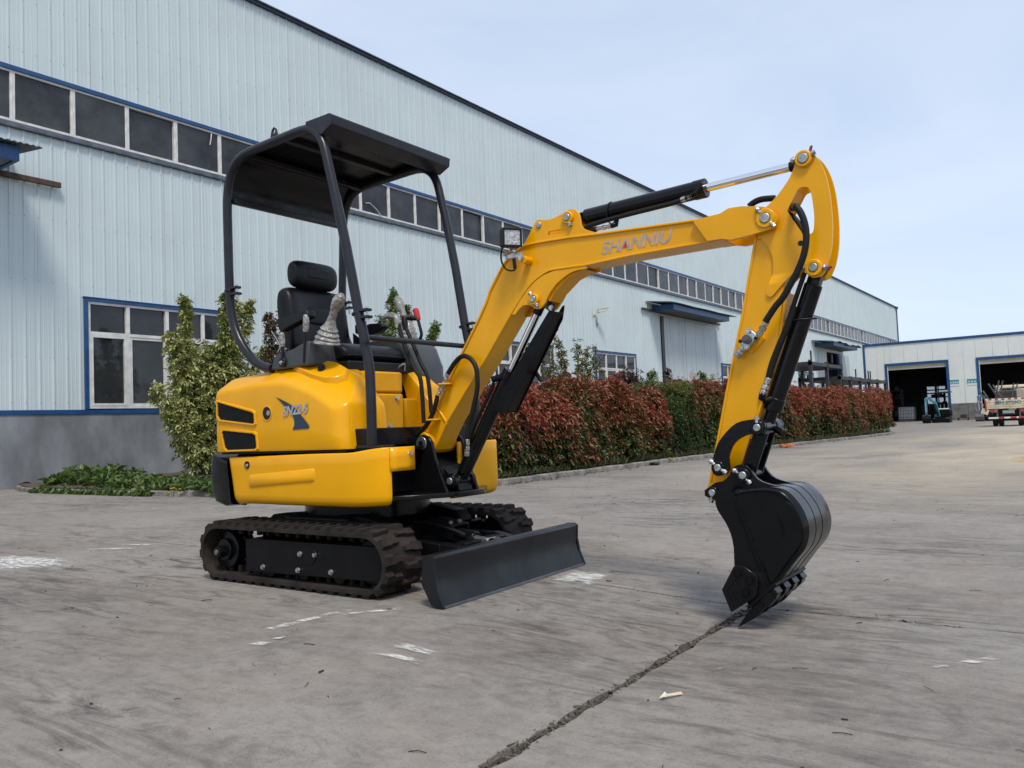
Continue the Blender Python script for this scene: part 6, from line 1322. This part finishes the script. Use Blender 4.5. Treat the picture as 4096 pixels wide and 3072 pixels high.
# ================================================================== steel racks behind the end hedge
def rack(name, x, y0, y1, w_, top, shelves, posts, label, spikes=()):
    zg = gz(x,(y0+y1)/2); r = empty(name, (x,(y0+y1)/2,zg), label, 'rack', 'black steel racks behind the end hedge')
    for i in range(posts):
        y = y0+(y1-y0)*i/(posts-1)
        for dx in (-w_/2, w_/2): part('post', MB().box(x+dx-.07,x+dx+.07,y-.07,y+.07,zg,top), RACKM, r)
    for z in shelves:
        m = MB(); m.box(x-w_/2-.07,x+w_/2+.07,y0-.07,y1+.07,z,z+.16); part('shelf_frame', m, RACKM, r)
    for y in spikes: part('stake', MB().box(x+w_/2-.03,x+w_/2+.03,y-.03,y+.03,top,top+.42), RACKM, r)
rack('steel_rack', -11.2, 37.4, 42.8, 1.9, 3.22, (2.98,), 3, 'taller black steel rack behind the end hedge', (37.6,41.2,42.6))
rack('steel_rack', -11.0, 41.6, 52.2, 1.9, 2.62, (2.42,), 6, 'long low black steel rack behind the end hedge near the workshop corner', (45,47.2,47.9,48.4))
tag(part('post_bundle', MB().box(-8.2,-8.1,33.6,33.7,-.1,.5).box(-7.9,-7.8,33.8,33.9,-.1,.55).box(-7.5,-7.4,33.9,34.0,-.1,.5).box(-8.2,-7.3,33.75,33.85,.42,.48), RACKM), 'low black steel grille at the foot of the end hedge', 'grille')
# ================================================================== small blue excavators in front of the workshop
def blue_digger(x, y, label, tarp):
    zg = gz(x,y); g = empty('blue_excavator', (x,y,zg), label, 'excavator', 'small blue excavators at the workshop doors'); W = lambda X_,Y_,Z_: (x+X_, y+Y_, zg+Z_)
    for s in (-1,1):
        b = MB(); b.v, b.f = [], []; prof = arc(-.55,.20,.19,90,270,8)+arc(.55,.20,.19,-90,90,8)
        m = MB(); n = len(prof); cx = x+.55+s*.42
        m.add([(cx-.12, y+p+.9, zg+q) for p,q in prof]+[(cx+.12, y+p+.9, zg+q) for p,q in prof], [tuple(range(n)), tuple(range(n,2*n))[::-1]]+[(i,(i+1)%n,n+(i+1)%n,n+i) for i in range(n)]); part('track', m, TYRE, g)
    def bx(nm, mt, a, b_, bev=.01):
        return part(nm, MB().box(x+a[0],x+b_[0],y+a[1],y+b_[1],zg+a[2],zg+b_[2]), mt, g, bev)
    bx('chassis', BLKM, (.1,.3,.22),(1.0,1.5,.42)); bx('blade', BLKM, (-.05,-.02,.03),(1.15,.06,.30))
    if tarp:
        rows = []
        for j in range(9):
            v = j/8; rows.append([W(.55+.55*math.cos(2*math.pi*k/20)*(1-.45*v*v)+random.uniform(-.03,.03), 1.0+.7*math.sin(2*math.pi*k/20)*(1-.4*v*v), .35+1.15*v+random.uniform(-.03,.03)) for k in range(20)])
        m = MB(); m.grid(rows, closed=True); m.f.append(tuple(range(160,180))); part('tarpaulin', m, TARP, g, sm=60)
    else:
        bx('body', BLK, (.45,.5,.44),(1.15,1.5,.95), .04); bx('side_cover', TEAL, (.1,.35,.42),(.5,.75,.62), .03)
        bx('engine', BLKM, (.55,.42,.60),(1.1,.52,.98), .03); bx('hood_panel', SIGNW, (.35,.5,.96),(1.0,1.2,1.05), .02)
        o = part('front_cover', MB().bar(W(.30,.28,.75),W(.42,.28,.95),.22,.06), mat('orange_panel',(.45,.16,.04),.5), g)
        for a in (.35,1.05): part('canopy_post', MB().bar(W(a,1.4,.9),W(a,1.3,2.2),.05), RACKM, g)
        part('canopy_roof', MB().box(x+.2,x+1.2,y+.6,y+1.5,zg+2.2,zg+2.28), RACKM, g, .02)
        m = MB()
        for a in (.45,.7,.95): m.tube([W(a,.9,.95),W(a+.04,.85,1.35)],.02,6)
        part('levers', m, ZINC, g)
    part('boom', MB().bar(W(.42,.35,.48),W(.30,-.12,1.50),.16,.14).bar(W(.32,-.08,1.42),W(-.14,-.35,1.86),.15,.14).bar(W(-.14,-.35,1.86),W(-.28,-.62,1.72),.15,.14), TEAL, g, .01)
    part('dipper_arm', MB().bar(W(-.26,-.62,1.82),W(-.24,-.78,.62),.13,.16), TEAL if not tarp else STEEL, g, .01)
    part('bucket_cylinder', MB().cyl(W(-.24,-.90,1.5),W(-.24,-.95,.8),.04,10), ZINC, g); part('boom_cylinder', MB().cyl(W(.40,.1,.55),W(.12,-.25,1.4),.05,10), BLKM, g)
    for s in (-1,1): part('hose', MB().tube(smooth([W(-.24+s*.06,-.8,1.45),W(-.24+s*.26,-.85,1.2),W(-.24+s*.22,-.85,.95),W(-.24+s*.05,-.85,.72)],5),.018,6), ZINC if tarp else HOSE, g)
    m = MB(); pf = [(-.62,.62),(-.98,.56),(-1.06,.36),(-.98,.10),(-.72,.02),(-.66,.30)]
    m.add([(x-.24-.27, y+p, zg+q) for p,q in pf]+[(x-.24+.27, y+p, zg+q) for p,q in pf], [tuple(range(6)), tuple(range(6,12))[::-1]]+[(i,(i+1)%6,6+(i+1)%6,6+i) for i in range(6)])
    bk = part('bucket', m, BLK if not tarp else STEEL, g, .01)
    for k in range(3): part('tooth', MB().bar(W(-.42+.18*k,-.75,.06),W(-.42+.18*k,-.62,-.0),.06,.05), BLKM, bk)
blue_digger(-9.75, 66.4, 'small blue excavator without cover at the first workshop door', False)
blue_digger(-6.55, 68.0, 'small blue excavator under a navy tarpaulin beside the truck', True)
# hand trolley leaning at the pier, tank, shelves inside
x, y = -8.9, 76.6; zg = gz(x,y); t = empty('hand_trolley', (x,y,zg), 'rusty hand trolley standing by the grey pier', 'trolley')
m = MB(); m.tube([(x-.35,y,zg+.1),(x-.35,y+.25,zg+1.25),(x-.28,y+.28,zg+1.32),(x+.28,y+.28,zg+1.32),(x+.35,y+.25,zg+1.25),(x+.35,y,zg+.1)],.022,8); part('handle', m, RUST, t)
part('bed', MB().box(x-.42,x+.42,y-.55,y+.05,zg+.18,zg+.25), RUST, t)
for a in (-.36,.36):
    for b_ in (-.45,-.02): part('wheel', MB().cyl((x+a-.03,y+b_,zg+.09),(x+a+.03,y+b_,zg+.09),.09,14), TYRE, t)
part('load', MB().box(x-.2,x+.25,y-.4,y-.05,zg+.252,zg+.5), RACKM, t, .03)
x, y = -13.9, 80.5; zg = -.22; t = empty('tank_container', (x,y,zg), 'white caged liquid tank inside the first workshop door', 'tank')
part('tank', MB().box(x-.55,x+.75,y-.5,y+.5,zg+.16,zg+1.28), IBC, t, .08)
for i in range(7): part('cage_bar', MB().box(x-.57+.217*i-.012,x-.57+.217*i+.012,y-.535,y-.515,zg+.15,zg+1.2), STEEL, t)
for z in (.35,.65,.95,1.18): part('cage_rail', MB().box(x-.58,x+.78,y-.545,y-.52,zg+z,zg+z+.03), STEEL, t)
part('pallet', MB().box(x-.58,x+.78,y-.54,y+.54,zg,zg+.14), STEEL, t)
for x, y, w_, h, lb in ((-15.3,82.5,1.6,3.0,'tall dark shelving left of the white tank'),(-11.2,86,1.9,3.6,'dark loaded shelf at the back of the workshop'),(-12.6,88.5,1.6,2.6,'low dark shelf deep inside the workshop')):
    zg = -.24; s = empty('shelving', (x,y,zg), lb, 'shelving')
    for a in (-w_/2,w_/2):
        for b_ in (-.35,.35): part('upright', MB().box(x+a-.05,x+a+.05,y+b_-.05,y+b_+.05,zg,zg+h), RACKM, s)
    for z in (.5,1.3,2.1,2.8):
        if z < h: part('shelf', MB().box(x-w_/2,x+w_/2,y-.4,y+.4,zg+z,zg+z+.08), RACKM, s)
    m = MB()
    for i in range(9): a = random.uniform(-w_/2+.2,w_/2-.2); z = random.choice([q for q in (.58,1.38,2.18,2.88) if q < h+.1]); m.box(x+a-.16,x+a+.16,y-.3,y+.3,zg+z+.002,zg+z+random.uniform(.15,.45))
    part('stored_goods', m, DARK, s)
# ================================================================== flatbed truck seen from behind
TX0, TX1, TY = -4.19, -2.36, 44.0; tz = gz(-3.3,TY); tc_ = (TX0+TX1)/2
tk = empty('flatbed_truck', (tc_,TY+2.5,tz), 'cream flatbed truck seen from behind with a load of scrap frames', 'truck')
zb, zt_ = .83, 1.30
part('deck', MB().box(TX0+.02,TX1-.02,TY+.06,TY+4.2,tz+.82,tz+.90), TRUCK, tk)
tg_ = part('tailgate', MB().box(TX0,TX1,TY,TY+.05,tz+zb,tz+zt_), TRUCK, tk, .008)
for z in (.93,1.02,1.14): part('rib', MB().box(TX0+.05,TX1-.05,TY-.018,TY-.001,tz+z,tz+z+.035), TRUCK, tg_, .006)
for i in range(14): part('reflective_strip', MB().box(TX0+.01+i*.13,TX0+.135+i*.13,TY-.006,TY-.001,tz+1.235,tz+1.295), REFR if i % 2 else SIGNW, tg_, sm=0)
me = text_mesh('冀H S926O', .20, TBLUE, offset=.002, xs=1.12); q = part('lettering', me, None, tg_); q.rotation_euler = (R(90),0,0); q.location = (tc_-.0, TY-.021, tz+1.105)
for s in (0,1):
    xx = TX0 if s == 0 else TX1-.05
    part('side_board', MB().box(xx,xx+.05,TY+.06,TY+4.2,tz+.95,tz+1.3), TRUCK, tk)
    part('corner_post', MB().box(xx-.02 if s==0 else xx,xx+.05 if s==0 else xx+.07,TY-.005,TY+.055,tz+.74,tz+1.31), REFR if s==0 else TRUCK, tk)
    cx = TX0+.40 if s == 0 else TX1-.40
    for k in (-.12,.12):
        o = part('wheel', MB().cyl((cx+k-.10,TY+1.1,tz+.31),(cx+k+.10,TY+1.1,tz+.31),.31,28), TYRE, tk, .03)
        part('rim', MB().cyl((cx+k-.102,TY+1.1,tz+.31),(cx+k+.102,TY+1.1,tz+.31),.17,20), STEEL, o)
        o = part('wheel', MB().cyl((cx+k-.10,TY+3.9,tz+.31),(cx+k+.10,TY+3.9,tz+.31),.31,28), TYRE, tk, .03) if k < 0 else None
    lx = TX0+.16 if s == 0 else TX1-.46
    o = part('tail_lamp', MB().box(lx,lx+.30,TY-.01,TY+.05,tz+.665,tz+.78), mat('tail_lamp_red',(.32,.05,.04),.3), tk, .006); part('indicator', MB().box(lx+.2,lx+.28,TY-.014,TY-.011,tz+.68,tz+.765), mat('amber',(.45,.17,.05),.3), o)
part('number_plate', MB().box(tc_-.24,tc_+.24,TY+.03,TY+.045,tz+.60,tz+.735), mat('plate_blue_grey',(.28,.33,.40),.4), tk, .004)
part('chassis_rail', MB().box(tc_-.42,tc_-.30,TY+.08,TY+5.4,tz+.52,tz+.81).box(tc_+.30,tc_+.42,TY+.08,TY+5.4,tz+.52,tz+.81).box(tc_-.3,tc_+.3,TY+.1,TY+.2,tz+.58,tz+.76), BLKM, tk)
part('axle', MB().cyl((TX0+.5,TY+1.1,tz+.31),(TX1-.5,TY+1.1,tz+.31),.07,12), BLKM, tk)
bm_ = part('rear_bumper', MB().box(TX0+.10,TX1-.10,TY-.02,TY+.05,tz+.36,tz+.44), SIGNW, tk, .006)
for a in (.5,.98,1.3): part('red_band', MB().box(TX0+a,TX0+a+.24,TY-.024,TY-.021,tz+.362,tz+.438), REFR, bm_)
for a in (-.45,.45): part('bumper_bracket', MB().box(tc_+a-.03,tc_+a+.03,TY+.0,TY+.05,tz+.441,tz+.72), STEEL, tk)
part('open_flap', MB().bar((TX0-.07,TY+.03,tz+.60),(TX0+.02,TY+.03,tz+.83),.03,.3), TRUCK, tk)
part('cab', MB().box(TX0+.06,TX1-.06,TY+4.3,TY+5.7,tz+.5,tz+2.0), TRUCK, tk, .08)
part('rear_window', MB().box(TX0+.3,TX1-.3,TY+4.27,TY+4.29,tz+1.4,tz+1.85), GLASS2, tk)
# its load: each upturned frame is a thing of its own
def stand(loc, size, rot, label, top=True):
    w_, d, h = size; M = Matrix.Rotation(R(rot[2]),3,'Z') @ Matrix.Rotation(R(rot[1]),3,'Y') @ Matrix.Rotation(R(rot[0]),3,'X'); b = Vector(loc); P_ = lambda *p: b+M @ Vector(p)
    t = empty('scrap_frame', loc, label, 'metal frame', 'scrap metal frames loaded on the truck')
    if top: part('sheet', MB().obox(P_(0,0,0), (w_/2,d/2,.02), M), STEEL, t)
    for sx in (-1,1):
        for sy in (-1,1): part('leg', MB().bar(P_(sx*w_*.46,sy*d*.46,.021),P_(sx*w_*.46,sy*d*.46,h),.05), STEEL, t)
    for sx in (-1,1): part('rail', MB().bar(P_(sx*w_*.46,-d*.45,h*.55),P_(sx*w_*.46,d*.45,h*.55),.035), STEEL, t)
zz = tz+.92
stand((-3.38,TY+.75,zz+.40),(.80,.75,.55),(-62,0,14),'upturned grey sheet frame on the left of the load')
stand((-3.85,TY+.6,zz+.30),(.55,.6,.75),(10,-30,20),'tilted frame hanging over the left side of the truck',False)
stand((-3.55,TY+1.6,zz+.2),(.7,.6,1.0),(0,14,-12),'tall frame with raised legs behind the grey sheet')
stand((-2.80,TY+.7,zz+.06),(.75,.6,.85),(4,4,5),'right hand frame standing upright on the truck')
stand((-2.75,TY+1.6,zz+.06),(.7,.7,.75),(0,-8,-10),'frame standing behind the right hand frame')
for i, (a, b_, c, w_) in enumerate(((-2.82,1.15,.72,.34),(-2.50,1.2,.74,.20),(-2.66,1.9,.70,.4))):
    tag(part('white_bale', MB().box(a-w_/2,a+w_/2,TY+b_,TY+b_+.4,zz+.02,zz+c+.1), mat('pale_wrap',(.5,.49,.44),.6,col2=(.42,.34,.2),vscale=4), bevel=.03), ('larger white bale in the truck load','narrow white bale at the right of the truck load','rear white bale in the truck load')[i], 'bale')
